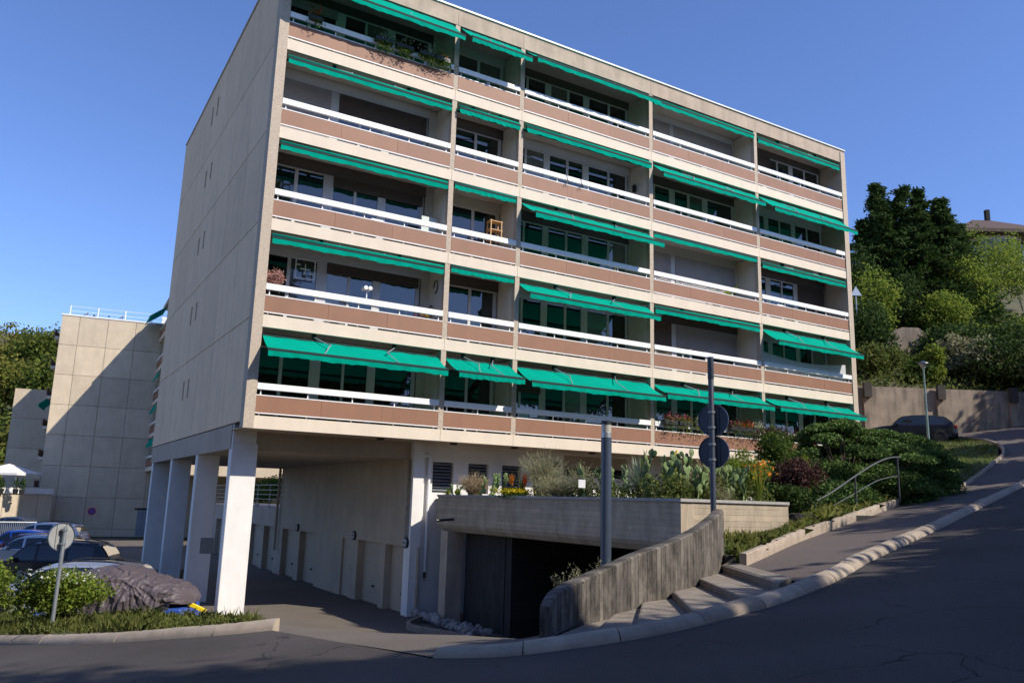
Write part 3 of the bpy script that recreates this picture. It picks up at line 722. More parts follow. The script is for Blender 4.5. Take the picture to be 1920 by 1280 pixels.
# awnings ------------------------------------------------------------ (out distance, drop of the valance hem below the fascia)
AW = {(5,0):(.80,1.05),(5,1):(.78,.96),(5,2):(.70,.80),(5,3):(.02,.40),(5,4):(.0,.46),
      (4,0):(.02,.46),(4,1):(.10,.46),(4,2):(.13,.44),(4,3):(.50,.80),(4,4):(.74,.99),
      (3,0):(.0,.37),(3,1):(-.03,.27),(3,2):(.80,.91),(3,3):(-.04,.26),(3,4):(.02,.46),
      (2,0):(-.02,.38),(2,1):(-.03,.27),(2,2):(.58,.82),(2,3):(.0,.38),(2,4):(.70,.96),
      (1,0):(.58,.88),(1,1):(.80,.92),(1,2):(.80,.96),(1,3):(.60,.80),(1,4):(.66,.80)}
def awning(k, i, out, drop):
    zc = (ZF(k+1)-TF) if k < 5 else zr
    xa = XS[i]+(.13 if i else .06); xb = XS[i+1]-.13
    L = xb-xa; a = empty('awning', (xa, 0, zc-BASE)); a.parent = bld
    steep = {5: (.05,-.04), 4: (.10,-.09), 3: (.12,-.14), 2: (.14,-.17), 1: (.15,-.21)}[k]
    yr, zrr = steep if out > .3 else (.14, -(drop-.20)+.015)                 # roller
    yb, zb = -out, -(drop-.20)
    g = random.Random(k*10+i)
    b = MB(); b.tube([(0,yr+.02,zrr),(L,yr+.02,zrr)], .045, 8); b.build('roller', M_gbar, a)
    if out <= .3:
        b = MB(); b.tube([(0,yb+.02,zb+.055),(L,yb+.02,zb+.055)], .042, 10); b.build('fabric_roll', M_green, a, smooth=True)
    # fabric
    nx_, ny_ = 26, 7; V = []; F = []
    for q in range(nx_+1):
        for r in range(ny_+1):
            t = r/ny_; sag = -.035*math.sin(PI*t)*(1+.5*math.sin(q*.7+k))*min(1, out+.2)
            rip = .010*math.sin(q*1.9+i*2+k)+.014*math.sin(q*.61+i+k*3)*t
            V.append((L*q/nx_, yr+(yb-yr)*t, zrr+(zb-zrr)*t+sag+rip))
    for q in range(nx_):
        for r in range(ny_): F.append((q*(ny_+1)+r, (q+1)*(ny_+1)+r, (q+1)*(ny_+1)+r+1, q*(ny_+1)+r+1))
    b = MB(); b.add(V, F); fo = b.build('fabric', M_green, a, smooth=True)
    b = MB(); b.cbox(-.02, L+.02, yb-.045, yb+.02, zb-.055, zb+.02, .006); b.build('front_bar', M_gbar, a)
    # valance
    V = []; F = []; nv = 60; hv = .14
    for q in range(nv+1):
        x = L*q/nv; wv = .012*math.sin(q*1.05+k*2)+.006*math.sin(q*2.3+i)
        hh = hv+.007*math.sin(q*2*PI/3.2)+.012*math.sin(q*.33+i*2+k)+.008*math.sin(q*.9+k*3)
        V += [(x, yb-.038, zb-.05), (x, yb-.040-wv*.5, zb-.05-hh*.5), (x, yb-.038-wv, zb-.05-hh)]
    for q in range(nv): F += [(q*3, q*3+3, q*3+4, q*3+1), (q*3+1, q*3+4, q*3+5, q*3+2)]
    b = MB(); b.add(V, F); b.build('valance', M_green, a, smooth=True)
    # folding arms
    full = .72
    for s, fx in ((1, .27), (-1, .73)):
        x0 = L*fx; y0_, z0_ = .13, -.10; x2 = x0+s*(.10 if out > .3 else .25)
        dy = yb-y0_; dist = math.hypot(dy, zb-z0_)
        h2 = max(0, full**2-(dist/2)**2)**.5*.55
        mx_, my, mz = (x0+x2)/2+s*h2, (y0_+yb)/2, (z0_+zb)/2+.05
        b = MB(); b.tube([(x0,y0_,z0_),(mx_,my,mz)], .017, 6); b.tube([(mx_,my,mz),(x2,yb,zb-.0)], .014, 6)
        b.tube([(mx_,my,mz-.03),(mx_,my,mz+.03)], .026, 8)
        b.build('arm', M_arm, a)
        b = MB(); b.box(x0-.04, x0+.04, y0_-.02, y0_+.10, z0_-.03, z0_+.12); b.build('arm_bracket', M_gbar, a)
    return a
for (k, i), (o_, d_) in AW.items(): awning(k, i, o_, d_)

# underside: soffit, beams, columns, ground floor
ZS = Z1-TF
b = MB(); b.box(XL, XR, -.0+.1, YB+.2, ZS+.002, ZS+.03); B(b, 'soffit', M_gwall)
b = MB(); b.box(XL+.02, XR, YB+.2, D-.05, 1.22, ZS+.15); B(b, 'transfer_slab', M_gwall)
b = MB(); b.box(XL+.05, .40, 1.2, 16.9, 1.38, ZS+.17); B(b, 'side_beam', M_wpaint)
for n_, Y in enumerate((1.2, 6.1, 11.2, 16.2)):
    b = MB(); b.cbox(-.24, .46, Y, Y+.36, BASE-.1, 1.379, .015); B(b, 'column', M_wpaint)
# utility boxes painted on fins
for Y, z, w_, h_ in ((6.1,-1.9,.42,.5),):
    b = MB(); b.box(.1, .1+w_, Y-.006, Y-.001, z, z+h_); B(b, 'grey_patch', M_grey)
XG = 5.15
# garage side wall with openings
gar = [(.95,2.95),(3.35,5.4),(9.95,12.15),(12.75,14.75),(15.9,17.9),(18.5,20.6),(21.2,23.3),(23.9,26),(26.6,28.7)]
door = (6.05,6.98)
cuts = sorted(gar+[door]); zt_g = -1.42
prev = .72+.5
def wallbox(y0, y1, z0, z1, nm='garage_wall'):
    b = MB(); b.box(XG, XG+.35, y0, y1, z0, z1); B(b, nm, M_gwall)
wallbox(1.2, 15.5, -1.0 , 1.22)
wallbox(15.5, 34, -1.0, -.62, 'low_garage_wall')
segs = []; y = 1.2
wallbox(1.2, 34, zt_g, -1.0, 'lintel')
prev = 1.2
gd_first = None
for c in cuts:
    if c[0] > prev: wallbox(prev, c[0], BASE-.5, zt_g, 'pier')
    prev = max(prev, c[1])
    if c == door:
        b = MB(); b.box(XG+.08, XG+.13, c[0], c[1], BASE-.1, zt_g); od = B(b, 'door', M_gwall)
        h_ = MB(); h_.box(XG+.03, XG+.08, c[0]+.08, c[0]+.20, 1.0, 1.03); h_.build('handle', M_black, od)
    else:
        b = MB(); b.box(XG+.24, XG+.28, c[0], c[1], BASE-.1, zt_g); od = B(b, 'garage_door', mat('garage_door_paint', (.38,.31,.225), .7, .06, 2, objrand=.08))
        h_ = MB(); h_.box(XG+.20, XG+.24, (c[0]+c[1])/2-.08, (c[0]+c[1])/2+.08, .55, .62); h_.build('handle', M_black, od)
        for q in (1, 2):
            h_ = MB(); h_.box(XG+.225, XG+.24, c[0]+.02, c[1]-.02, .1+q*.66, .115+q*.66); h_.build('door_rib', M_gwall, od)
wallbox(prev, 34, BASE-.5, zt_g, 'pier')
# small blind piece where the first opening starts
for Y in (.62+.15, 5.78, 12.45):
    yy = max(Y, .9)
    b = MB(); b.disc((XG-.03 if Y > 1 else XG-.03, Y if Y > 1 else 1.32, -1.32+BASE*0), (1,0,0), .155, .06, 16)
# bulkhead lamps
for Y in (1.30, 5.75, 12.45):
    lm = empty('bulkhead_lamp', (XG, Y, -1.30-BASE)); lm.parent = bld
    b = MB(); b.disc((-.03,0,0), (1,0,0), .16, .06, 16); b.build('lamp_ring', M_black, lm)
    b = MB(); b.disc((-.065,0,0), (1,0,0), .12, .05, 16); b.build('lamp_glass', mat('lamp_glass', (.6,.6,.58), .3, .02, 3), lm)
    b = MB(); b.box(-.10, -.091, -.015, .015, -.13, .13); b.box(-.10, -.091, -.13, .13, -.015, .015); b.build('lamp_cage', M_black, lm)
# front wall of the ground floor with louvred windows
lw = [(5.86,6.60),(7.11,7.86),(8.36,9.10),(9.58,10.3)]
px = XG
def fwall(x0, x1, z0, z1, m=M_wpaint, nm='front_wall'):
    b = MB(); b.box(x0, x1, 1.2, 1.50, z0, z1); B(b, nm, m)
for a, c in lw:
    fwall(px, a, BASE-.3, ZS); px = c
    fwall(a, c, BASE-.3, .22); fwall(a, c, 1.16, ZS)
    f = MB(); f.box(a, c, 1.42, 1.45, .22, 1.16); fo = B(f, 'louvre_window', M_dark)
    for q in range(9):
        z = .27-BASE+q*.10; s = MB(); s.add([(a+.02,1.30,z),(c-.02,1.30,z),(c-.02,1.36,z+.05),(a+.02,1.36,z+.05),(a+.02,1.30,z+.012),(c-.02,1.30,z+.012),(c-.02,1.36,z+.062),(a+.02,1.36,z+.062)], [(0,1,2,3),(7,6,5,4),(0,4,5,1),(3,2,6,7)])
        s.build('slat', M_grey, fo)
fwall(px, 10.78, BASE-.3, ZS); fwall(10.78, 13.6, BASE-.3, .9); fwall(10.78, 13.6, 1.62, ZS); fwall(13.6, XR, BASE-.3, ZS)
b = MB(); b.box(10.78, 13.6, 1.46, 1.5, .9, 1.62); B(b, 'high_window', M_dark)
b = MB(); b.box(11.1, 13.3, 1.38, 1.46, 1.38, 1.46); B(b, 'window_bar', M_frame)
b = MB(); b.box(10.35, 10.62, 1.16, 1.2, 1.2, 1.42); B(b, 'number_plate', M_black)
b = MB(); b.box(XG+.002, XG+.349, 1.06, 1.199, BASE-.3, ZS); B(b, 'corner_pier', M_wpaint)
# downpipe
b = MB(); b.tube([(5.25,1.12,1.33),(5.68,1.12,1.33),(5.70,1.12,1.28),(5.70,1.12,-2.15)], .05, 8); B(b, 'downpipe', M_white)
b = MB(); b.tube([(5.70,1.12,-2.15),(5.70,1.12,-2.32)], .04, 8); B(b, 'pipe_end', M_black)
b = MB(); b.tube([(5.02,15.4,1.2),(5.02,15.4,-2.4)], .06, 8); B(b, 'downpipe', M_gwall)
# small vent lights under the soffit edge
for X in (3.8, 6.2, 8.4, 11.5):
    b = MB(); b.box(X-.09, X+.09, .45, .6, ZS-.05, ZS+.001); B(b, 'soffit_light', M_black)
# back closing wall of the ground floor
b = MB(); b.box(XG+.4, XR, 6.5, 6.8, BASE-.3, ZS); B(b, 'rear_wall', M_gwall)

# ------------------------------------------------------------------ planter over the underground ramp
PT = .13
A0 = Vector((-2.05,24.35,0)); A1 = Vector((3.25,15.5,0)); A2 = Vector((5.78,17.0,0))
pl = empty('concrete_planter', (3.25,15.5,-1.0)); tag(pl, 'long raised concrete planter with board marks over the dark garage ramp', 'planter')
PO = (3.25,15.5,-1.0)
def slabwall(a, b_, w, prof, nm, m, parent, off, flip=1, step=.5):
    d = (b_-a).normalized(); n = Vector((-d.y, d.x, 0))*flip; L = (b_-a).length; k = max(1, int(L/step)); rings = []; uv = []
    for i in range(k+1):
        p = a.lerp(b_, i/k); rings.append([(p.x+n.x*q, p.y+n.y*q, z) for q, z in prof]); 
        cv = 0; pv = prof[0]
        for q, z in prof:
            cv += math.hypot(q-pv[0], z-pv[1]); pv = (q, z); uv.append((L*i/k, cv))
    b = MB(); b.loft(rings); o = b.build(nm, m, parent, off=off, uvs=uv); return o
# front face: vertical then bending under; n points back into the planter
prof = [(0,PT-.04),(0,PT-.80),(.04,PT-.88),(.16,PT-1.0),(.34,PT-1.03),(.34,PT-.04)]
dA = (A1-A0).normalized()
# normal into the planter
fl = 1 if Vector((-dA.y, dA.x, 0)).dot(Vector((1,1,0))) > 0 else -1
slabwall(A0, A1, .34, prof, 'front_beam', M_board, pl, PO, fl)
dB = (A2-A1).normalized(); fl2 = 1 if Vector((-dB.y, dB.x, 0)).dot(Vector((-1,1,0))) > 0 else -1
slabwall(A1+dB*.003, A2, .3, [(0.003,PT-.04),(0.003,-1.9),(.3,-1.9),(.3,PT-.04)], 'side_face', M_board, pl, PO, fl2)
M_cap = mat('planter_cap', (.33,.31,.29), .85, .15, 5, .3, 40)
slabwall(A0-dA*.0, A1+dA*.04, .3, [(-.035,PT-.04),(-.035,PT+.02),(.30,PT+.02),(.30,PT-.04)], 'coping', M_cap, pl, PO, fl)
slabwall(A1+dB*.30, A2, .3, [(-.035,PT-.038),(-.035,PT+.018),(.30,PT+.018),(.30,PT-.038)], 'coping', M_cap, pl, PO, fl2)
# rounded left end turning back to the building
A0b = A0+Vector((.55,1.5,0))
slabwall(A0b, A0+Vector((-.0,.002,0)), .3, [(0,PT-.04),(0,PT-.80),(.04,PT-.88),(.16,PT-1.0),(.34,PT-1.03),(.34,PT-.04)], 'end_beam', M_board, pl, PO, 1)
# soil inside
pts = [A0+Vector((.3,.1,0)), A1+Vector((.05,.35,0)), A2+Vector((-.1,.2,0)), loc(17.5,-1.5), loc(17.5,1.2), loc(6.0,1.2)]
patch('x_tmp', [(p.x,p.y) for p in pts], lambda x,y: PT-.10, 1.5, M_soil, kind=None, parent=None)[0].name = 'soil'
so_ = bpy.data.objects['soil']; so_.parent = pl; so_.location = (-PO[0],-PO[1],-PO[2])
# garage structure under the planter: pier, side wall, ramp walls
nA = Vector((-dA.y, dA.x, 0))*fl
def obox(o, d, l, n, w, z0, z1, nm, m, parent, off=(0,0,0), uv=True):
    a = o; c = o+d*l; e = c+n*w; f = o+n*w
    b = MB(); b.prism([(a.x,a.y),(c.x,c.y),(e.x,e.y),(f.x,f.y)], z0, z1)
    uvs = [(0,z0),(l,z0),(l+w,z0),(l+2*w,z0),(0,z1),(l,z1),(l+w,z1),(l+2*w,z1)]
    return b.build(nm, m, parent, off=off, uvs=uvs)
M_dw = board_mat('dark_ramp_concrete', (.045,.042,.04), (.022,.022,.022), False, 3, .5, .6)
gr = empty('garage_ramp_portal', (-1.2,23,-3.5)); tag(gr, 'dark underground garage entrance in shade beneath the concrete planter', 'garage entrance')
GO = (-1.2,23,-3.5)
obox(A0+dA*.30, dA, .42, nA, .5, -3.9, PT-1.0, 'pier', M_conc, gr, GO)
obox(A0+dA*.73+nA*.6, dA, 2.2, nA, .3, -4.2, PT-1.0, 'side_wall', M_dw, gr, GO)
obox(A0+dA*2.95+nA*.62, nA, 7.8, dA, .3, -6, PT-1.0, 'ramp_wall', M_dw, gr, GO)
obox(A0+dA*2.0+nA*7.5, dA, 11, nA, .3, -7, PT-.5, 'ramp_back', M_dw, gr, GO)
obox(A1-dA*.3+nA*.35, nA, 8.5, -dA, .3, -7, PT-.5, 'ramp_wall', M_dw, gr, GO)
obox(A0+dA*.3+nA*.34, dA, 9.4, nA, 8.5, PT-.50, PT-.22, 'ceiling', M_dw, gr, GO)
# drain stub
b = MB(); q = A0+dA*1.05; b.tube([(q.x,q.y,PT-.66),(q.x-nA.x*.55,q.y-nA.y*.55,PT-.70)], .035, 8); b.build('drain_pipe', M_black, pl, off=PO)
# wall that holds the bank right of the ramp, behind the curved wall
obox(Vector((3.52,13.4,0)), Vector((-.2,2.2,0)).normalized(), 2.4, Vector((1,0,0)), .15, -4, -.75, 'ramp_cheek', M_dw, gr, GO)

# rock bed at the foot of the front wall
rb = empty('rock_bed', (-1.2,22.8,-3.3)); tag(rb, 'kerbed bed of loose grey rocks below the planter pier', 'rock bed')
bedp = [loc(5.25,1.02), loc(5.9,.98), A0+dA*3.2+nA*.3, A0+dA*3.4-nA*.75, A0+dA*1.2-nA*1.35, loc(5.25,.25)]
bc = catmull([(p.x,p.y,0) for p in [bedp[5], bedp[4], bedp[3]]], 4)
bk = MB(); rings = []
for i, p in enumerate(bc):
    d = (bc[min(i+1,len(bc)-1)]-bc[max(i-1,0)]).normalized(); n = Vector((-d.y,d.x,0)); z = Zd(p.x,p.y)
    rings.append([(p.x,p.y,z-.3),(p.x,p.y,z+.16),(p.x+n.x*.12,p.y+n.y*.12,z+.17),(p.x+n.x*.12,p.y+n.y*.12,z-.3)])
bk.loft(rings); bk.build('bed_kerb', M_kerb, rb, off=rb.location)
rocks = []
for q in range(5):
    bm = bmesh.new(); bmesh.ops.create_icosphere(bm, subdivisions=1, radius=1)
    for v in bm.verts: v.co *= random.uniform(.72, 1.15)
    me = bpy.data.meshes.new('rock'); bm.to_mesh(me); bm.free(); me.materials.append(M_rock); rocks.append(me)
for q in range(110):
    s, t = random.random(), random.random()
    a = Vector(bedp[0]).lerp(A0+dA*3.2+nA*.2, s); c = bc[0].lerp(bc[-1], s); p = a.lerp(c, .08+.84*t)
    o = bpy.data.objects.new('rock', rocks[q % 5]); COL.objects.link(o); o.parent = rb
    r = random.uniform(.06, .15); z = Zd(p.x, p.y)
    o.location = (p.x-rb.location.x, p.y-rb.location.y, z+.12+random.uniform(0,.07)-rb.location.z); o.scale = (r*1.2, r, r*.75); o.rotation_euler = (random.random()*3, random.random()*3, random.random()*3)

# ================================================================== PART 2: surroundings
def at(u, v, d):
    r = Fv+Rv*((u-960)/FPX)-Uv*((v-640)/FPX); return r*(d/r.y)
def stuff(o, label=None):
    o['kind'] = 'stuff'
    if label: o['label'] = label
    return o
# ---- planting strip on the left
strip = [(-3.75,13.25)]+[(p.x-.03, p.y+.27) for p in kl[2:]]+[(-30,29),(-24,26),(-11.5,21.9),(-8.6,21.7),(-7.0,20.3),(-5.2,17.6)]
so_, ins = patch('planting_strip', strip, lambda x,y: Zd(x,y)+.05+.09*smooth(1-(dist_gap(x,y)-.3)/2), .7, M_ground, dz=0)
def scatter(ins, box, n):
    out = []
    while len(out) < n:
        x = random.uniform(box[0], box[1]); y = random.uniform(box[2], box[3])
        if ins(x, y): out.append((x, y))
    return out
def blades(name, pts, zf, h, m, w=.012, lean=.5, parent=None, hv=.6):
    n = len(pts); P = np.array([(x, y, zf(x, y)) for x, y in pts]); a = rng.random(n)*2*PI
    hh = h*(1-hv/2+hv*rng.random(n)); hh *= .75+.5*np.sin(P[:,0]*1.7+np.sin(P[:,1]*1.3))**2
    dv = np.stack([np.cos(a), np.sin(a), np.zeros(n)], 1); pv = np.stack([-np.sin(a), np.cos(a), np.zeros(n)], 1)
    le = lean*rng.random((n,1)); tip = P+dv*le*hh[:,None]; tip[:,2] += hh*np.sqrt(np.maximum(.1, 1-le[:,0]**2)); mid = P+dv*le*hh[:,None]*.3; mid[:,2] += hh*.55
    V = np.stack([P-pv*w, P+pv*w, mid+pv*w*.7, tip, mid-pv*w*.7], 1).reshape(-1,3)
    me = bpy.data.meshes.new(name); me.vertices.add(5*n); me.vertices.foreach_set('co', V.ravel())
    me.loops.add(5*n); me.loops.foreach_set('vertex_index', np.arange(5*n)); me.polygons.add(n)
    me.polygons.foreach_set('loop_start', np.arange(n)*5); me.polygons.foreach_set('loop_total', np.full(n,5)); me.update(); me.materials.append(m)
    o = bpy.data.objects.new(name, me); COL.objects.link(o)
    if parent: o.parent = parent
    return o
zs = lambda x,y: Zd(x,y)+.04
near = lambda x,y: ins(x,y)
P1 = scatter(ins, (-16,-3.5,13,22), 34000)
stuff(blades('grass', [q for q in P1[:2600] if dist_gap(*q) < 3.5], zs, .24, L_grass, .004, .8, hv=.8)); stuff(blades('grass', [q for q in P1 if dist_gap(*q) < 2.6], zs, .17, L_grass, .005, .8, hv=.8)); stuff(blades('grass', [q for q in P1 if dist_gap(*q) >= 2.6], zs, .07, L_grass, .008, .9))
P2 = scatter(ins, (-16,-3.5,13,22), 15000)
P2 = [(x,y) for x,y in P2 if math.sin(x*2.1+1)*math.sin(y*2.6)+.35*math.sin(x*5.3+y*3) > -.25]
z2 = np.array([(x,y,zs(x,y)+.02+.20*random.random()**1.6*(.5+.5*math.sin(x*1.3+y)**2)) for x,y in P2])
stuff(leaf_mesh('ground_cover', z2, .06, L_grassd, up=.5))
# ---- bank of ground cover right of the steps
ci = catmull([(x,y,0) for x,y in inner[1:8]], 4)
bank = [(ci[i].x-.17*(ci[min(i+1,len(ci)-1)]-ci[max(i-1,0)]).normalized().y, ci[i].y+.17*(ci[min(i+1,len(ci)-1)]-ci[max(i-1,0)]).normalized().x) for i in range(1,len(ci))]+[(9.2,23.2),(7.4,20.2),(6.3,18.2),(5.85,17.1),(3.45,15.7),(3.35,14.2),(3.62,13.7)]
zb_ = lambda x,y: Zr(x,y)+.12
bo, insb = patch('planted_bank', bank, zb_, .6, M_ground)
P3 = scatter(insb, (3.2,11.5,13,23.5), 30000)
z3 = np.array([(x,y,zb_(x,y)+.02+.30*random.random()*(.6+.4*math.sin(x*3.1+y*2)*math.sin(y*2.3))) for x,y in P3])
stuff(leaf_mesh('ground_cover', z3, .055, L_grassd, up=.7, aspect=2.2))
stuff(blades('grass', P3[:3500], zb_, .30, L_grass, .006, .9))
# ---- lawn further up, terrace behind
lawn = [(p[0]-.10,p[1]+.12) for p in inner[7:]]+[(21,44.8),(14,45.5),(15,38),(14,33),(12,28),(10,24.6)]
zl = lambda x,y: Zr(x,y)+.12+.45*smooth((x-8)/6)*smooth((24-abs(y-33))/30)
lo_, insl = patch('lawn', lawn, lambda x,y: Zr(x,y)+.13, 1.2, M_lawn)
stuff(blades('grass', scatter(insl, (9,25,22,46), 16000), lambda x,y: Zr(x,y)+.12, .11, L_grassd, .012, .6))
patch('parking_bay', [(23.9,44.5),(24,47),(45,50),(45,46),(33,46),(24,46)], lambda x,y: Zr(x,y), 2, M_road, dz=.02)
patch('parking_bay', [(12,45.4),(21,44.9),(23.9,44.6),(24,47.5),(12,47.5)], lambda x,y: Zr(x,y), 2, M_road, dz=.03)
# ---- hillside and retaining wall on the right
def Zh(x, y):
    d = y-(46.9+(x-14)*.06)
    z = 6.9+d*.55 if d < 15 else 15.15+(d-15)*.42
    return min(z, 34)+.25*math.sin(x*.7)*math.sin(y*.5)
patch('hillside', [(6,46.9),(60,50),(110,60),(110,150),(6,150)], Zh, 3.0, M_ground)
rw = empty('retaining_wall', (26,47,3.5)); tag(rw, 'tall stained concrete retaining wall with buttresses behind the dark parked car', 'retaining wall')
xw = 12
for q in range(9):
    xa = xw+q*4.4; ya = 46.4+(xa-14)*.06; xb = xa+4.36; yb_ = 46.4+(xb-14)*.06
    b = MB(); b.prism([(xa,ya),(xb,yb_),(xb,yb_+.5),(xa,ya+.5)], 1.5, 7.18+.0*q); b.build('wall_panel', M_oldc, rw, off=rw.location)
    b = MB(); b.prism([(xb-.28,yb_-.16),(xb+.08,yb_-.16),(xb+.08,yb_-.004),(xb-.28,yb_-.004)], 1.5, 6.5); b.build('buttress', M_oldc, rw, off=rw.location)
    b = MB(); b.prism([(xb-.32,yb_-.40),(xb+.12,yb_-.40),(xb+.12,yb_-.17),(xb-.32,yb_-.17)], 6.5, 7.35); b.build('bracket', mat('dark_timber', (.05,.04,.035), .9, .2, 4), rw, off=rw.location)
for (u, v, d, w_, h_, lb) in ((1703,665,54,2.7,3.8,'pale broken concrete wall fragment standing on the overgrown hillside'),(1915,680,53,1.4,3.4,'concrete wall fragment at the right edge of the overgrown hillside')):
    p = at(u, v, d); b = MB(); g = random.Random(int(u))
    top = [(-w_/2,h_*.30),(-w_*.32,h_*.44),(-w_*.1,h_*.5),(w_*.3,h_*.5),(w_/2,h_*.40)]
    pr_ = [(-w_/2,-h_*.6),(w_/2,-h_*.7)]+top[::-1]
    b.loft([[(p.x+a,p.y,p.z+c) for a,c in pr_],[(p.x+a,p.y+.5,p.z+c) for a,c in pr_]])
    tag(b.build('wall_fragment', M_oldc), lb, 'wall')
# hillside vegetation
def hshrub(label, u, d, R, H, m, seed, n=2600, leaf=.22, v=None, cat='shrub', dz=0, flat=1, name='shrub'):
    p = at(u, 700, d); z = Zh(p.x, p.y) if v is None else at(u, v, d).z
    return shrub(label, p.x, p.y, z+dz-.2, R, H, m, n, leaf, 12, seed, up=.3, cat=cat, flat=flat, name=name)
tall = at(1712, 600, 64)
# the big conifer: tiered drooping branches
def conifer(label, x, y, z0, h, R, n, seed, m=L_conif, lobes=None, leaf=.34):
    t = empty('conifer_tree', (x,y,z0)); tag(t, label, 'tree'); g = np.random.default_rng(seed); P = []; Dd = []; b = MB()
    for (lx, ly, lh, lr) in lobes:
        b.tube([(lx*.3,ly*.3,0),(lx*.8,ly*.8,lh*.4),(lx,ly,lh*.98)], [.28,.2,.03], 7)
        nb = int(lh*11)
        for i in range(nb):
            zz = lh*(.06+.94*(i/nb)**.9); a = g.uniform(0, 2*PI); prof_ = (1-(zz/lh))**.8*(.8+.35*g.random()); L = max(.35, lr*prof_)
            s = np.linspace(.25, 1, 9)
            for q in s:
                k_ = max(2, int(n/(nb*9*len(lobes))))
                w_ = .16+.30*L*.35*(1-q*.6)
                c = np.array([lx+math.cos(a)*L*q, ly+math.sin(a)*L*q, zz+.10*L*q-.22*L*q*q])
                P.append(c+g.normal(size=(k_,3))*np.array([w_, w_, w_*.55])); Dd.append(np.tile([math.cos(a), math.sin(a), -.25 if q < .8 else .35], (k_,1)))
            b.tube([(lx,ly,zz),(lx+math.cos(a)*L*.9, ly+math.sin(a)*L*.9, zz-.08*L)], [.05,.01], 4)
    P = np.concatenate(P); Dd = np.concatenate(Dd)
    leaf_mesh('crown', P, leaf, m, t, aspect=2.2, dirs=Dd, dw=.6); b.build('trunk', M_bark, t); return t
zt0 = Zh(tall.x, tall.y)-1.5
conifer('large dark conifer tree with several pointed tops on the hillside', tall.x, tall.y, zt0, 12, 4.4, 120000, 3,
        lobes=[(-2.3,0,12.9,3.4),(-.5,-.6,12.4,3.9),(1.2,.3,12.7,3.9),(2.9,0,11.8,3.5),(-3.4,.4,9.8,2.9),(0,-1.8,10.2,4.6),(2.4,-1.2,10.2,4.2),(4.3,.3,9.6,3.0),(-2.4,-1.4,9.6,3.6)])
# bright shrubs below the tree, then the dark band, then the ones behind the wall
hs = [('bushy light green shrub left of the conifer above the street wall',1640,56,2.1,4.6,L_light,1,None),
      ('yellow green round shrub in the middle of the sunlit hillside row',1752,58,2.6,3.4,L_light,2,None),
      ('tall yellow green shrub under the hill house terrace',1815,62,2.8,5.6,L_light,3,None),
      ('green creeper covered bush right below the hill house',1868,66,3.2,7.2,L_light,4,None),
      ('pale yellow low shrub at the right end of the sunlit hillside row',1885,56,2.4,2.6,L_light,5,None),
      ('dark green bush at the foot of the large conifer',1690,60,2.6,4.2,L_conif,6,None),
      ('silvery olive round bush above the retaining wall',1815,50,1.7,3.0,L_grey,7,None),
      ('dark drooping bush right of the silvery round bush',1868,49.5,2.2,3.2,L_conif,8,None),
      ('small bright green sapling between concrete fragment and silvery bush',1752,49,.9,2.4,L_light,9,None),
      ('brown green scrub left of the pale concrete fragment',1645,50,1.4,2.2,L_grassd,10,None),
      ('dark green scrub above the retaining wall beside the building',1632,52,1.8,4.2,L_conif,11,None),
      ('dark shrub in front of the pale concrete fragment',1722,49,.9,1.2,L_green,12,None),
      ('leafy dark hedge clump behind the street lamp',1762,53,2.4,2.6,L_conif,13,None),
      ('dark hedge clump below the pale yellow shrub',1850,54,2.8,2.6,L_conif,14,None),
      ('olive coloured scrub hanging over the right wall end',1905,49,1.8,2.2,L_grassd,15,None),
      ('bright leafy tree at the right edge beside the hill house',1932,70,2.4,7.0,L_light,16,None),
      ('dark conifer shrub low behind the building corner',1612,58,2.0,6.5,L_conif,17,None)]
for lb, u, d, R, Hh, m, sd, v in hs: hshrub(lb, u, d, R*1.2, Hh*1.15, m, sd, 4600, .24 if Hh > 2 else .18, v)
# low growth that covers the slope
hp = []
while len(hp) < 30000:
    x = random.uniform(16, 46); y = random.uniform(47.5, 66); hp.append((x, y, Zh(x, y)+random.random()**2*.9))
stuff(leaf_mesh('hillside_scrub', np.array(hp), .26, L_grassd, up=.5))
# hill house
p = at(1850, 477, 80); hh = empty('hill_house', (p.x,p.y,p.z-2)); tag(hh, 'house with brown hipped roof and curved window bay on top of the hill', 'house')
b = MB(); b.prism([(math.cos(a)*3.2, math.sin(a)*3.2) for a in [2*PI*k/16 for k in range(16)]], -1.0, 3.0); b.build('wall', M_inner, hh)
M_tile = mat('brown_roof_tiles', (.075,.045,.036), .85, .2, 8, .4, 30)
b = MB(); b.add([(-5,-4.2,3.0),(4.6,-4.2,3.0),(4.6,4.6,3.0),(-5,4.6,3.0),(-5,-4.2,3.35),(4.6,-4.2,3.35),(4.6,4.6,3.35),(-5,4.6,3.35),(-1.2,0,5.7),(.6,0,5.7)],
                [(3,2,1,0),(0,1,5,4),(1,2,6,5),(2,3,7,6),(3,0,4,7),(4,5,9,8),(5,6,9),(6,7,8,9),(7,4,8)]); b.build('roof', M_tile, hh)
b = MB(); b.box(.2,.6,-.2,.2,5.4,6.8); b.build('chimney', M_dark, hh)
for a in (-1.0,-1.35,-1.7,-2.05,-2.4):
    w_ = MB(); c = Vector((math.cos(a)*3.22, math.sin(a)*3.22, 0)); tdir = Vector((-math.sin(a), math.cos(a), 0)); o = []
    for s1, z in ((-.48,.6),(.48,.6),(.48,2.6),(-.48,2.6)): o.append(c+tdir*s1+Vector((0,0,z)))
    n = c.normalized()*.05
    w_.add(o+[q+n for q in o], [(4,5,6,7),(0,3,2,1),(0,1,5,4),(1,2,6,5),(2,3,7,6),(3,0,4,7)]); w_.build('window', M_glass, hh)
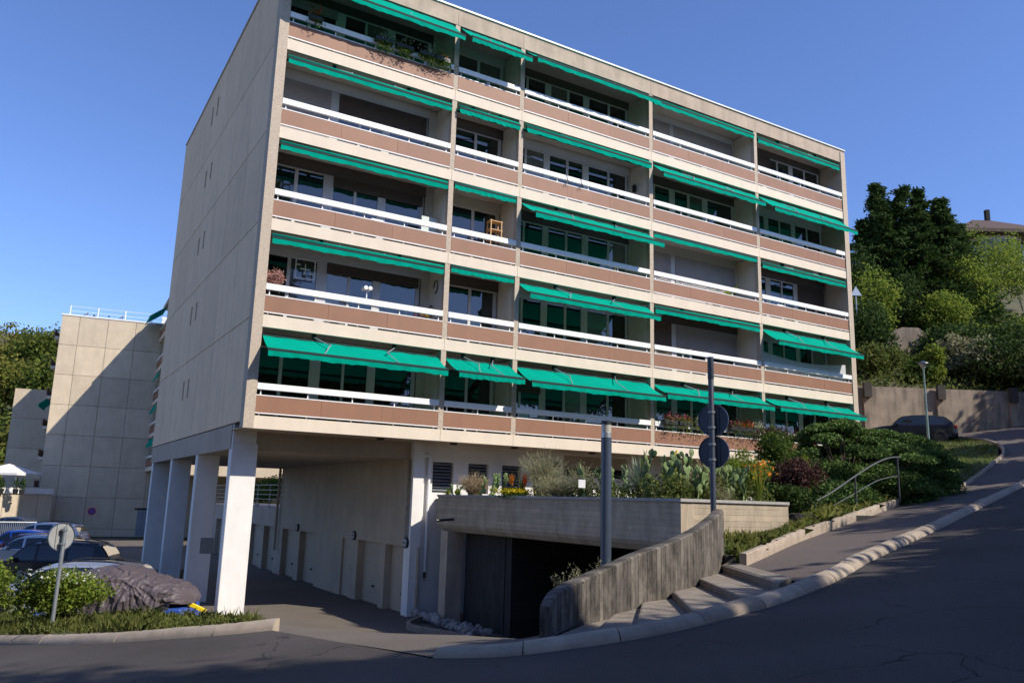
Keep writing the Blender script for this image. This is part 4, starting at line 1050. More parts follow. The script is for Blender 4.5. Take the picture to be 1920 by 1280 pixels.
# triangular sign seen from behind on the hill path
p = at(1605, 548, 52); ts = empty('triangular_road_sign', (p.x,p.y,p.z-.9)); tag(ts, 'small triangular road sign on a post beside the upper corner of the building', 'road sign')
b = MB(); b.loft([[(0,-.02,1.32),(.36,-.02,.68),(-.36,-.02,.68)],[(0,.02,1.32),(.36,.02,.68),(-.36,.02,.68)]]); b.build('sign_plate', M_galv, ts)
b = MB(); b.tube([(0,.05,-1.5),(0,.05,1.2)], .035, 8); b.build('pole', M_galv, ts)

# ---- street lamp on the lawn
p = at(1741, 826, 40); q0 = Vector((p.x, p.y, Zr(p.x,p.y))); L_ = empty('street_lamp', q0); tag(L_, 'slim grey street lamp with conical head standing on the upper lawn', 'street lamp')
hL = at(1734, 690, 40).z-q0.z
b = MB(); b.tube([(0,0,-.2),(0,0,1.0),(0,0,hL)], [.075,.06,.04], 10); b.build('pole', mat('lamp_green_paint', (.16,.24,.24), .45, .1, 3), L_)
b = MB(); b.tube([(0,0,hL-.05),(0,0,hL+.05),(0,0,hL+.22)], [.06,.10,.20], 14); b.build('lamp_glass', mat('lamp_lens', (.35,.36,.36), .25, .05, 3), L_)
b = MB(); b.tube([(0,0,hL+.221),(0,0,hL+.26),(0,0,hL+.36)], [.27,.25,.05], 14); b.build('lamp_cap', M_post, L_)
# dark bollard on the lawn edge
p = at(1746, 905, 26.5); z = Zr(p.x,p.y)+.1; b = MB(); b.tube([(p.x,p.y,z-.2),(p.x,p.y,z+1.0),(p.x,p.y,z+1.04)], [.07,.07,.05], 12); bo_ = b.build('bollard', M_dpost); tag(bo_, 'dark waist high bollard at the lawn edge by the pavement', 'bollard')

# ---- handrail of the stairs beside the junipers
hr = empty('stair_handrail', (9.2,21.2,0)); tag(hr, 'grey tubular stair handrail curving up in front of the juniper hedge', 'handrail')
def hp_(u, v, d): return at(u, v, d)-Vector((9.2,21.2,0))
top = [hp_(1521,944,19.6), hp_(1560,922,20.0), hp_(1602,893,20.5), hp_(1640,869,21.0), hp_(1668,858,21.4), hp_(1688,857,21.7)]
b = MB(); b.tube(catmull(top, 5), .022, 8); b.build('top_rail', M_rail, hr)
low = [hp_(1563,947,20.0), hp_(1602,925,20.5), hp_(1640,903,21.0), hp_(1665,895,21.3), hp_(1683,892,21.6)]
b = MB(); b.tube(catmull(low, 5), .014, 8); b.build('lower_rail', M_rail, hr)
for (u, v, d) in ((1528,941,19.65),(1603,893,20.5),(1682,857.5,21.6)):
    a = hp_(u, v, d); b = MB(); b.tube([a, a-Vector((0,0,1.15))], .024, 8); b.build('post', M_rail, hr)

# ---- bollard lamp and the two-disc sign post behind the curved wall
p = at(1136, 1000, 14); bl = empty('bollard_lamp', (p.x,p.y,-3.0)); tag(bl, 'tall blue grey cylindrical lamp bollard with black cap behind the curved wall', 'lamp')
zt1 = at(1133, 789, 14).z+3.0; r_ = .092
b = MB(); b.tube([(0,0,-.3),(0,0,zt1-.29)], r_, 24); o = b.build('shaft', M_post, bl); smooth_by_angle(o, 40)
b = MB(); b.tube([(0,0,zt1-.288),(0,0,zt1-.06)], r_*.93, 24); o = b.build('lamp_glass', mat('bollard_lens', (.42,.39,.32), .15, .04, 3, spec=.8), bl); smooth_by_angle(o, 40)
b = MB(); b.tube([(0,0,zt1-.20),(0,0,zt1-.10)], [r_*.95,r_*.3], 24); b.tube([(0,0,zt1-.285),(0,0,zt1-.2)], r_*.955, 24); b.build('reflector_cone', M_galv, bl)
b = MB(); b.tube([(0,0,zt1-.058),(0,0,zt1)], r_*1.03, 24); o = b.build('cap', M_black, bl); smooth_by_angle(o, 40)
p = at(1338, 972, 15); sp_ = empty('road_sign_post', (p.x,p.y,-1.1)); tag(sp_, 'dark post with two round road signs seen from behind, near the planter corner', 'road sign')
ztp = at(1335, 670, 15).z+1.1
b = MB(); b.tube([(0,0,-.2),(0,0,ztp-.02),(0,0,ztp)], [.052,.052,.045], 16); o = b.build('pole', M_dpost, sp_); smooth_by_angle(o, 40)
b = MB(); b.tube([(0,0,ztp-.42),(0,0,ztp-.40),(0,0,ztp+.005)], [.052,.058,.058], 16); o = b.build('pole_sleeve', M_dpost, sp_); smooth_by_angle(o, 40)
def round_sign(cz, yaw, parent, R=.30, front=None, mback=M_dpost, off=.085):
    ax = Vector((math.sin(yaw), math.cos(yaw), 0)); c = ax*off+Vector((0,0,cz)); r = empty('round_sign', (0,0,0)); r.parent = parent
    b = MB(); b.disc(c, ax, R, .012, 40); b.build('sign_plate', mback, r)
    # raised rim
    rg = []; side = Vector((ax.y,-ax.x,0)); up = Vector((0,0,1))
    for k in range(40):
        a = 2*PI*k/40; dr = side*math.cos(a)+up*math.sin(a)
        rg.append([c+dr*(R-.012)-ax*.022, c+dr*(R+.004)-ax*.022, c+dr*(R+.004)+ax*.012, c+dr*(R-.012)+ax*.012])
    rg.append(rg[0]); b = MB(); b.loft(rg, True, False); b.build('rim', M_post, r)
    for s in (-.10, .10):
        b = MB(); cc = c+side*s-ax*.016; b.add([cc+side*i*.018+up*j-ax*kx*.010 for kx in (0,1) for i, j in ((-1,-.26*R/.3),(1,-.26*R/.3),(1,.26*R/.3),(-1,.26*R/.3))], [(0,1,2,3),(7,6,5,4),(0,4,5,1),(1,5,6,2),(2,6,7,3),(3,7,4,0)]); b.build('stiffener', mback, r)
    b = MB(); b.disc(c+ax*.009, ax, R-.02, .004, 40); b.build('sign_face', front or M_white, r)
    for zz in (-.14,.14):
        b = MB(); b.tube([Vector((0,0,cz+zz-.02)), Vector((0,0,cz+zz+.02))], .066, 14); b.build('clamp', M_grey, r)
    return r
for v in (787, 847): round_sign(at(1342, v, 15).z+1.1, .62, sp_, .292)
# left sign on its galvanised pole
p = at(98, 1166, 17.4); ls = empty('road_sign_post', (p.x,p.y,p.z)); tag(ls, 'single round road sign seen from behind on a pale pole in the grass strip', 'road sign')
z0 = p.z; zc = at(112, 1006, 17.3).z-z0
lean = Vector((.09,0,0))
b = MB(); b.tube([(0,0,-.3),(.02,0,zc+.2)], .038, 12); o = b.build('pole', M_galv, ls); smooth_by_angle(o, 40)
rs = round_sign(zc, -1.02, ls, .285, mback=mat('pale_sign_back', (.26,.26,.25), .55, .1, 5)); rs.location.x = .0

# ---- plants ------------------------------------------------------
# left bushes
p = at(100, 1150, 18.3); shrub('dense light green bush with pale blossoms beside the left road sign', p.x, p.y, p.z-.12, 1.25, 1.12, L_light, 9500, .085, 18, 21, Ry=.8)
bsh_ = [o for o in bpy.data.objects if o.get('label','').startswith('dense light green bush')][0]
P = np.array([(-.7+1.5*rng.random(), -.2+.7*rng.normal()*.4, .82+.22*rng.random()) for _ in range(260)]); leaf_mesh('blossom', P, .05, L_whi, bsh_, aspect=1.2)
p = at(-38, 1150, 17.6); shrub('green bush cut by the left picture edge in the grass strip', p.x, p.y, p.z-.1, .7, 1.25, L_light, 3500, .08, 9, 22)
p = at(12, 1030, 24); shrub('dark clipped hedge bush by the white metal railing', p.x, p.y, -3.4, .7, 1.3, L_green, 2600, .09, 8, 23)
# planter plants: pos(u) gives a point just behind the coping
def ppos(u, back=.55):
    t = (u-830)/450
    # perspective-correct parameter between A0 and A1
    best = min(((abs(px_(A0.lerp(A1, s/200)+nA*back, PT)-u), s/200) for s in range(201)))
    q = A0.lerp(A1, best[1])+nA*back; return q
def px_(q, z):
    P = Vector((q.x, q.y, z)); return 960+FPX*P.dot(Rv)/P.dot(Fv)
def ppos2(u, back=.5):
    nB = Vector((-dB.y, dB.x, 0))*fl2
    best = min(((abs(px_(A1.lerp(A2, s/200)+nB*back, PT)-u), s/200) for s in range(201)))
    return A1.lerp(A2, best[1])+nB*back
PZ = PT-.08
# cactus pads -----------------------------------------------------
padm = []
for q in range(4):
    bm = bmesh.new(); bmesh.ops.create_uvsphere(bm, u_segments=10, v_segments=7, radius=1)
    for v in bm.verts:
        z = v.co.z; v.co.x *= (.72+.22*z)*(1+.04*math.sin(5*z+q)); v.co.y *= .13; v.co.z = z+1
        v.co.y += .05*math.sin(z*2+q)
    me = bpy.data.meshes.new('pad'); bm.to_mesh(me); bm.free(); me.materials.append(L_pad)
    me.polygons.foreach_set('use_smooth', [True]*len(me.polygons)); padm.append(me)
def cactus(label, q, Wd, Hh, n0, seed, pr=.11):
    t = empty('prickly_pear_cactus', (q.x,q.y,PZ)); tag(t, label, 'cactus'); g = random.Random(seed)
    def pad(base, rotz, tilt, lean_, s, lvl):
        o = bpy.data.objects.new('pad', g.choice(padm)); COL.objects.link(o); o.parent = t
        M = Matrix.Translation(base) @ Matrix.Rotation(rotz, 4, 'Z') @ Matrix.Rotation(lean_, 4, 'X') @ Matrix.Rotation(tilt, 4, 'Y')
        o.matrix_local = M @ Matrix.Diagonal((s, s, s*1.12, 1))
        if lvl < 5 and base.z+s*2 < Hh:
            for k in range(g.choice((1,1,2,1)) if lvl else 2):
                a = g.uniform(-.8,.8); lp = Vector((math.sin(a)*s*.72, 0, (1+math.cos(a)*.92)*s*1.1))
                wp = M @ lp; pad(wp, rotz+g.uniform(-1.1,1.1), a*.7, g.uniform(-.35,.35), s*g.uniform(.78,.98), lvl+1)
    dd = dA
    for k in range(n0):
        o = dd*g.uniform(-Wd/2, Wd/2)+nA*g.uniform(-.25,.35); pad(Vector((o.x,o.y,-.02)), g.uniform(0,2*PI), g.uniform(-.4,.4), g.uniform(-.3,.3), .86*pr*g.uniform(.8,1.15), 0)
    return t
cactus('low prickly pear cactus behind the brown dry shrub', ppos(925), .7, .62, 4, 31, .12)
cactus('prickly pear cactus just left of the lamp bollard', ppos(1118), .6, .8, 4, 32, .125)
cactus('prickly pear cactus just right of the lamp bollard', ppos(1160,.9), .5, .75, 3, 33, .125)
cactus('wide tall prickly pear cactus right of the spiky yucca', ppos(1252), .95, .95, 7, 34, .13)
cactus('prickly pear cactus above the sunlit planter corner', ppos2(1300), .5, .7, 4, 35, .12)
cactus('prickly pear cactus right of the dark sign post', ppos2(1372), .8, .70, 6, 36, .125)
cactus('small prickly pear at the far left planter end', ppos(862), .4, .4, 3, 37, .08)
def rosette(label, q, R, H, n, m, seed, name='yucca', cat='yucca', w=.012, z=PZ, arch=.25, spread=1.35):
    t = empty(name, (q.x,q.y,z)); tag(t, label, cat); g = random.Random(seed); b = MB()
    for k in range(n):
        a = g.uniform(0,2*PI); e = g.uniform(.05, spread); L = R*g.uniform(.8,1.1)
        d = Vector((math.cos(a)*math.sin(e), math.sin(a)*math.sin(e), math.cos(e))); s = Vector((-math.sin(a), math.cos(a), 0))
        p0 = Vector((0,0,H)); p1 = p0+d*L*.55; p2 = p0+d*L-Vector((0,0,arch*L*math.sin(e)**2))
        b.add([p0-s*w*.8,p0+s*w*.8,p1+s*w,p1-s*w,p2], [(0,1,2,3),(3,2,4)])
    b.build('leaf_rosette', m, t)
    if H > .15:
        b = MB(); b.tube([(0,0,-.05),(0,0,H)], [.07,.05], 8); b.build('stem', M_bark, t)
    return t
rosette('spiky grey green yucca fanned out in the middle of the planter', ppos(1197), .72, .28, 150, L_yucca, 41)
b = None
t = rosette('small fresh green yucca shoot inside the spiky yucca', ppos(1202,.62), .22, .72, 40, L_light, 42, w=.010, spread=.5)
for u, sd, lb in ((840,43,'small light green agave at the planter left end'),(858,44,'low yellow green succulent rosette beside the first cactus')):
    rosette(lb, ppos(u,.3), .24, .04, 26, L_light, sd, name='succulent', cat='succulent', w=.03, arch=.1, spread=1.2)
twiggy('brown dry twiggy shrub near the planter left end', *ppos(888,.4).xy, PZ, .50, .85, L_dry, 620, 5, 51, thick=.008, leafn=2600, leaf=.03)
twiggy('tall arching grey green shrub in the planter centre', *ppos(1020,.8).xy, PZ, .75, 1.5, L_grey, 460, 6, 52, thick=.007, arch=.7, leafn=2600, leaf=.035)
twiggy('low sprawling grey green shrub spilling over the planter edge', *ppos(1052,.4).xy, PZ, .85, .75, L_grey, 520, 5, 53, thick=.006, leafn=2600, leaf=.035)
twiggy('upright grey green shrub left of the lamp bollard', *ppos(1092,.7).xy, PZ, .42, 1.05, L_grey, 220, 6, 54, thick=.006, arch=.2, leafn=1200, leaf=.035)
twiggy('pale brown pencil stem shrub left of the sign post', *ppos2(1322,.7).xy, PZ, .45, 1.05, L_dry, 300, 5, 55, thick=.009, arch=.1, leafn=500, leaf=.04)
twiggy('low dry grass tuft behind the sign post', *ppos2(1350,.4).xy, PZ, .35, .45, L_grey, 260, 4, 56, thick=.005, leafn=500, leaf=.03)
# undergrowth between the larger plants
ug = []
for i in range(9000):
    u_ = rng.random()
    if u_ < .62: q = A0.lerp(A1, .12+.86*rng.random()); q = q+nA*(.35+.9*rng.random()); hh_ = .12+.42*smooth(((q-A0).dot(dA)-4.8)/2.5)
    else:
        nB = Vector((-dB.y, dB.x, 0))*fl2; q = A1.lerp(A2, rng.random())+nB*(.3+1.0*rng.random()); hh_ = .58
    ug.append((q.x, q.y, PZ+hh_*rng.random()**.8*(.7+.3*math.sin(q.x*5+q.y*3))))
stuff(leaf_mesh('undergrowth', np.array(ug), .075, L_grassd, up=.6))
# flowers
def flowers(label, q, R, H, n, m, sd, leafm_=L_green, name='flowering_plant', s=.045, z=PZ, cat='flowers', up=.4):
    t = empty(name, (q.x,q.y,z)); tag(t, label, cat); g = np.random.default_rng(sd)
    P = g.normal(size=(n,3))*np.array([R*.5,R*.5,.12*H])+np.array([0,0,H*.85]); leaf_mesh('blossom', P, s, m, t, aspect=1.1)
    P = g.normal(size=(int(n*1.4),3))*np.array([R*.5,R*.5,.22*H])+np.array([0,0,H*.45]); P = P[P[:,2] > 0]; leaf_mesh('foliage', P, s*1.2, leafm_, t, up=up)
    return t
flowers('bright yellow flower cushion at the planter edge', ppos(966,.22), .42, .26, 900, L_yel, 61)
def torch(label, q, H, m, sd, w=.05):
    t = empty('torch_flower', (q.x,q.y,PZ)); tag(t, label, 'flower'); g = np.random.default_rng(sd)
    b = MB(); b.tube([(0,0,0),(.01,0,H*.75)], .008, 5); b.build('stem', L_green, t)
    P = g.normal(size=(170,3))*np.array([w*.5,w*.5,H*.11])+np.array([.01,0,H*.82]); leaf_mesh('blossom', P, .045, m, t, dirs=np.tile([0,0,-1.],(170,1)), dw=.4)
torch('upright orange red torch flower left of its twin above the yellow cushion', ppos(957,.35), .62, L_oran, 62, .07)
torch('hanging red torch flower right of the orange one', ppos(984,.35), .60, L_red, 63, .06)
rosette('thin green leaf tuft behind the torch flowers', ppos(978,.5), .7, .05, 30, L_grassd, 64, name='leaf_tuft', cat='plant', w=.012, spread=.5)
rosette('bright green upright iris leaves by the orange lilies', ppos2(1423,.25), .75, .02, 34, L_light, 65, name='iris_leaves', cat='plant', w=.014, spread=.28)
flowers('orange lilies above the iris leaves', ppos2(1428,.5), .30, .95, 50, L_oran, 66, name='lilies', s=.07)
flowers('single red lily blossom below the orange ones', ppos2(1424,.3), .10, .62, 26, L_red, 67, name='lilies', s=.07)
flowers('small yellow blossom spike above the wide cactus', ppos(1268,.8), .05, 1.05, 24, L_yel, 68, s=.05)
b = MB(); q = ppos(1091,.15); b.box(-.08,.08,-.008,.008,.30,.48); o = b.build('white_plate', M_white, off=(0,0,0)); o.location = (q.x,q.y,PZ); o.rotation_euler = (0,0,.2); tag(o, 'small white information plate among the planter shrubs', 'plate')
# bushes behind the planter's right end
def bsh(label, u, v, d, R, H, m, sd, n=3800, leaf=.07, Ry=None, up=.3, cat='shrub'):
    p = at(u, v, d); return shrub(label, p.x, p.y, p.z, R, H, m, n, leaf, 12, sd, Ry=Ry, up=up, cat=cat)
bsh('light green feathery bush behind the right cactus', 1398, 925, 18.5, .62, 1.15, L_light, 71, 5200, .06, up=1.2)
bsh('reddish green shrub in front of the lowest balcony corner', 1462, 905, 19.5, .62, 1.45, L_green, 72, 3600)
bsh('brown purple bush at the planter right end', 1478, 945, 18.6, .72, 1.15, L_purple, 73, 5200)
bsh('loose reddish brown shrub top above the purple bush', 1450, 850, 20.2, .65, .65, L_purple, 74, 1500, .06)
bsh('dark green low bush below the purple bush', 1475, 960, 18.0, .75, .7, L_conif, 75, 3000)
bsh('narrow yellow green shrub between purple bush and junipers', 1514, 935, 19.6, .22, 1.0, L_light, 76, 1300)
# junipers: flat spreading layers of needles
def juniper(label, x, y, z0, R, H, sd, n=16000):
    t = empty('juniper', (x,y,z0)); tag(t, label, 'juniper'); g = np.random.default_rng(sd); P = []; Dd = []; b = MB()
    nc = 120
    for i in range(nc):
        a = g.uniform(0,2*PI); e = g.random()**.6; rr = R*e*(.9+.15*g.random()); top = i < 62
        zz = H*(1-.42*e**2.2) if top else H*g.uniform(.08,.62)
        zz -= H*.10*g.random(); rx = g.uniform(.28,.55); k = n//nc
        d = g.normal(size=(k,3)); d /= np.linalg.norm(d,axis=1,keepdims=True); r = g.random((k,1))**.45
        q = d*r*np.array([rx,rx*.8,.13 if top else .3]); q[:,2] += -.35*(q[:,0]*math.cos(a)+q[:,1]*math.sin(a))*.5
        P.append(np.array([math.cos(a)*rr, math.sin(a)*rr, zz])+q); Dd.append(np.tile([math.cos(a)*.8,math.sin(a)*.8,.45],(k,1)))
        if i % 2 == 0: b.tube([(0,0,0),(math.cos(a)*rr*.5,math.sin(a)*rr*.5,zz*.6),(math.cos(a)*rr,math.sin(a)*rr,zz)], [.04,.02,.008], 4)
    leaf_mesh('foliage', np.concatenate(P), .10, L_jun, t, aspect=2.4, dirs=np.concatenate(Dd), dw=.5); b.build('stem', M_bark, t)
    return t
p = at(1585, 900, 24); juniper('broad layered juniper bush nearest the building corner', p.x, p.y, -.15, 2.3, 2.75, 81, 60000)
p = at(1650, 900, 26); juniper('second broad juniper bush behind the stair handrail', p.x, p.y, .4, 2.1, 2.15, 82, 52000)
p = at(1708, 890, 28.5); juniper('darker juniper bush at the lawn end of the hedge', p.x, p.y, 1.0, 1.25, 1.35, 83, 28000)
p = at(1560, 930, 22.5); juniper('low shaded juniper under the stair handrail', p.x, p.y, -.4, 1.4, 1.2, 84, 14000)
p = at(1640, 935, 23.5); juniper('low shaded juniper behind the middle handrail post', p.x, p.y, -.2, 1.5, 1.5, 85, 14000)
# weeds on the wall
for i, (u, v, d) in enumerate(((1045,1090,9.6),(1075,1075,9.9),(1112,1062,10.6))):
    p = at(u, v, d); twiggy(['thin dry weed tuft at the low end of the curved wall','small dry weed behind the curved wall left part','thin weed sprig rising behind the curved wall by the bollard'][i], p.x+.12, p.y+.15, p.z-.22, .22, .42, L_grey, 22, 5, 90+i, name='weed', cat='weed', thick=.004, leafn=60, leaf=.03)

# ---- covered car on blue trailer, parked cars -----------------------
M_tyre = mat('tyre', (.018,.018,.02), .85, .1, 8)
M_rim = mat('alloy_rim', (.35,.36,.38), .3, .05, 5, metal=.8)
M_cglass = glass_mat('car_glass', (.010,.012,.014), .06, .01)
M_tail = mat('tail_light', (.35,.01,.01), .2, .05, 4)
M_head = mat('head_light', (.55,.56,.58), .12, .05, 4)
def wheel_mesh():
    b = MB(); R = .33; w = .105; prof_ = [(R*.62,-w),(R*.93,-w),(R,-w*.7),(R,w*.7),(R*.93,w),(R*.62,w)]
    b.loft([[(r*math.cos(a), y, r*math.sin(a)) for r, y in prof_] for a in [2*PI*k/20 for k in range(21)]], True, False)
    ty = b
    r_ = MB(); r_.disc((0,.02,0), (0,1,0), R*.63, .10, 18)
    for k in range(5):
        a = 2*PI*k/5; c, s = math.cos(a), math.sin(a); q = [(.05,-.03),(R*.6,-.045),(R*.6,.045),(.05,.03)]
        for yy in (-w*.95, w*.95): 
            pass
        r_.add([(x*c-z*s, y, x*s+z*c) for y in (-w*.85, w*.85) for x, z in q], [(0,1,2,3),(7,6,5,4),(0,4,5,1),(1,5,6,2),(2,6,7,3),(3,7,4,0)])
    return ty, r_
_ty, _ri = wheel_mesh()
def car(name, label, x, y, z, rz, L=4.4, Wd=1.8, Hh=1.5, paint=M_black, kind='suv', group='cars in the car park', roofm=None, wheels=True):
    t = empty(name, (x,y,z), rz); tag(t, label, 'car', group)
    w2 = Wd/2
    belt = .60*Hh; zb = .19 if kind != 'suv' else .24
    def hw(s):                      # plan half width
        return w2*(1-.20*max(0,(.10-s)/.10)**1.6-.13*max(0,(s-.92)/.08)**1.8)
    cowl, wtop = (.27, .44) if kind != 'sedan' else (.28, .44)
    if kind == 'sedan': rtop, rend = .72, .86
    elif kind == 'suv': rtop, rend = .90, .985
    else: rtop, rend = .86, .975
    def zhood(s):
        if s < cowl: return Hh*(.47+.14*math.sin(min(1,s/cowl)*PI/2))
        if s > rend: return Hh*(.62-.05*(s-rend)/(1-rend+1e-6))
        return belt+.01
    def zroof(s):
        if s <= wtop: u_ = (s-cowl)/(wtop-cowl); return belt+(Hh*.965-belt)*math.sin(u_*PI/2*.98)**.9 if u_ > 0 else belt
        if s <= rtop: return Hh*(.965+.035*math.sin((s-wtop)/(rtop-wtop)*PI))-.03*Hh*((s-wtop)/(rtop-wtop))**2
        u_ = (s-rtop)/(rend-rtop); return Hh*.935*(1-u_)+(belt+.04)*u_+.05*Hh*math.sin(u_*PI)*.6
    X = lambda s: (s-.5)*L
    rings = []
    for s in [0,.012,.04,.09,.15,.22,.27,.35,.45,.55,.65,.75,.85,.92,.965,.99,1.0]:
        h = hw(s); zt_ = zhood(s); en = .10*max(0,(.04-s)/.04)+.10*max(0,(s-.97)/.03)
        zl_ = zb+.10*(max(0,(.05-s)/.05)+max(0,(s-.95)/.05)); ztt = zt_-en*.9
        half = [(h*.90,zl_),(h*.985,zl_+.10),(h,.36*Hh),(h*.985,.46*Hh),(h*.975,min(belt,ztt-.03)*.985),(h*.93,ztt-.012),(h*.55,ztt+.012),(0,ztt+.02)]
        rings.append([(X(s),a,c) for a,c in half]+[(X(s),-a,c) for a,c in half[::-1][1:]])
    b = MB(); b.loft(rings); bd = b.build('body', paint, t); smooth_by_angle(bd, 32)
    # greenhouse
    SS = [cowl+.001+(wtop-cowl)*k/5 for k in range(6)]+[wtop+(rtop-wtop)*k/6 for k in range(1,7)]+[rtop+(rend-rtop)*k/5 for k in range(1,6)]
    def gw(s, zt_): # half widths at belt and at height fraction
        f = (zt_-belt)/(Hh-belt); return hw(s)*(.955-.24*max(0,f))
    rg = []
    for s in SS:
        zr_ = max(belt+.012, zroof(s)); hb = hw(s)*.955; ht = gw(s, zr_-.05*Hh)
        f1 = belt-.01; half = [(hb,f1),(hb*.5+ht*.5+.012,(belt+zr_-.04)/2),(ht,max(f1+.004,zr_-.055)),(ht*.86,max(f1+.006,zr_-.015)),(ht*.4,zr_),(0,zr_+.003)]
        rg.append([(X(s),a,c) for a,c in half]+[(X(s),-a,c) for a,c in half[::-1][1:]])
    b = MB(); b.loft(rg); gh = b.build('cabin', roofm or paint, t); smooth_by_angle(gh, 30)
    def side(s, tt, sg):
        zr_ = max(belt+.012, zroof(s)); hb = hw(s)*.955; ht = gw(s, zr_-.05*Hh); z = belt+(zr_-.055-belt)*tt; y_ = hb+(ht-hb)*tt+.012*math.sin(tt*PI)+.007
        return (X(s), sg*y_, z)
    ints = [(cowl+.045,.455),(.475,.665),(.685,min(rtop+.03,.86) if kind != 'sedan' else .80)]
    for sg in (1,-1):
        for sa, sb in ints:
            rr = []
            for k in range(7):
                s = sa+(sb-sa)*k/6; tp = .90
                if kind != 'sedan' and s > rtop-.03: tp = .9-.9*(s-rtop+.03)/.09
                rr.append([side(s,.07,sg), side(s,.5*tp,sg), side(s,max(.12,tp),sg)])
            b = MB(); b.loft(rr, closed=False, caps=False); b.build('side_window', M_cglass, t, smooth=True)
    # windscreen and rear window follow the centre strip
    for nm, sa, sb in (('windscreen', cowl+.012, wtop-.012), ('rear_window', rtop+.012, rend-.02)):
        rr = []
        for k in range(7):
            s = sa+(sb-sa)*k/6; zr_ = max(belt+.012, zroof(s)); ht = gw(s, zr_-.05*Hh)
            rr.append([(X(s),a*ht,zr_+.008-c) for a,c in ((-.88,.014),(-.4,.001),(0,-.002),(.4,.001),(.88,.014))])
        b = MB(); b.loft(rr, closed=False, caps=False); b.build(nm, M_cglass, t, smooth=True)
    # lights, plate, mirrors, rails
    for sg in (1,-1):
        b = MB(); b.cbox(X(.962), X(.994), sg*w2*.60-.14*(1), sg*w2*.60+.14, Hh*.52, Hh*.60, .015)
        b.v = [(x_, y_+sg*.17, z_) for x_, y_, z_ in b.v]; b.build('tail_light', M_tail, t)
        b = MB(); b.cbox(X(.010), X(.06), sg*w2*.66-.16, sg*w2*.66+.16, Hh*.42, Hh*.49, .02); b.build('headlight', M_head, t)
        b = MB(); b.cbox(X(cowl+.05), X(cowl+.05)+.12, sg*(w2+.03)-.09, sg*(w2+.03)+.09, belt+.0, belt+.13, .03); b.build('wing_mirror', paint, t)
        if kind == 'suv':
            b = MB(); b.tube([(X(wtop+.03),sg*w2*.62,zroof(wtop+.03)+.0),(X(.55),sg*w2*.63,Hh*1.02),(X(.75),sg*w2*.63,Hh*1.01),(X(rtop-.02),sg*w2*.62,zroof(rtop-.02))], .02, 6); b.build('roof_rail', M_black, t)
        # lower sill
        b = MB(); b.box(X(.25), X(.75), sg*w2*.93-.02, sg*w2*.93+.02, zb-.03, zb+.06); b.build('sill', M_black, t)
    b = MB(); b.box(X(1.0)-.005, X(1.0)+.012, -.26, .26, Hh*.40, Hh*.47); b.build('number_plate', M_white, t)
    if wheels:
        ty0 = None
        for s in (.185, .80):
            for sg in (1,-1):
                if ty0 is None:
                    ty0 = _ty_data; 
                a = bpy.data.objects.new('tyre', _ty_data[0]); COL.objects.link(a); a.parent = t; a.location = (X(s), sg*(w2-.10), .33)
                r = bpy.data.objects.new('rim', _ty_data[1]); COL.objects.link(r); r.parent = a
                c = MB(); c.disc((X(s), sg*(w2*.985-.02), .345), (0,1,0), .40, .055, 24); c.build('wheel_arch', M_black, t)
    return t
_o1 = _ty.build('tyre', M_tyre); _o2 = _ri.build('rim', M_rim); _ty_data = (_o1.data, _o2.data)
bpy.data.objects.remove(_o1); bpy.data.objects.remove(_o2)
P_silver = mat('silver_paint', (.42,.44,.47), .28, .02, 3, metal=.6, coat=.8)
P_black = mat('black_paint', (.006,.007,.011), .4, .05, 3, coat=.35, spec=.3)
P_white = mat('white_paint', (.72,.72,.72), .25, .02, 3, coat=.8)
P_blue = mat('blue_paint', (.02,.20,.80), .25, .05, 3, coat=.8)
P_red = mat('dark_red_paint', (.16,.01,.012), .25, .05, 3, coat=.8)
P_dblue = mat('dark_blue_paint', (.02,.03,.06), .25, .05, 3, coat=.8)
def carpark(u_rear, d, z, **k):
    # place with rear bumper at pixel column u_rear; cars point to the left
    p = at(u_rear, 1000, d); L = k.get('L', 4.4); rz = k.pop('rz', .0)
    return car('parked_car', k.pop('label'), p.x-math.cos(rz)*L/2, p.y-math.sin(rz)*L/2, z, rz, **k)
G0 = -3.40
carpark(308, 22.8, G0, label='silver estate car parked behind the covered car', L=4.5, Hh=1.55, paint=P_silver, kind='suv', rz=.20)
carpark(228, 29.6, G0, label='black SUV parked behind the silver estate car', L=4.5, Hh=1.66, paint=P_black, kind='suv', rz=.18)
carpark(170, 36.0, G0, label='silver hatchback mostly hidden behind the black SUV', L=4.3, Hh=1.5, paint=P_silver, kind='hatch', rz=.18)
carpark(150, 38.6, G0, label='dark red car peeking out behind the silver hatchback', L=4.2, Hh=1.42, paint=P_red, kind='hatch', rz=.18)
carpark(160, 45.5, G0, label='white SUV with black windows at the far end of the parked row', L=4.3, Hh=1.65, paint=P_white, kind='suv', rz=.15)
carpark(112, 41.5, G0, label='bright blue car low in front of the white SUV', L=3.6, Hh=1.42, paint=P_blue, kind='hatch', rz=.15)
carpark(86, 57, G0, label='dark sedan behind the white metal railing at the left edge', L=4.6, Hh=1.5, paint=P_dblue, kind='sedan', rz=.05)
p = at(1708, 826, 43.5)
car('parked_car', 'dark hatchback parked under the concrete retaining wall', p.x, p.y, Zr(p.x,p.y)+.10, -.32, 4.3, 1.8, 1.5, P_black, 'hatch', 'cars by the upper road')
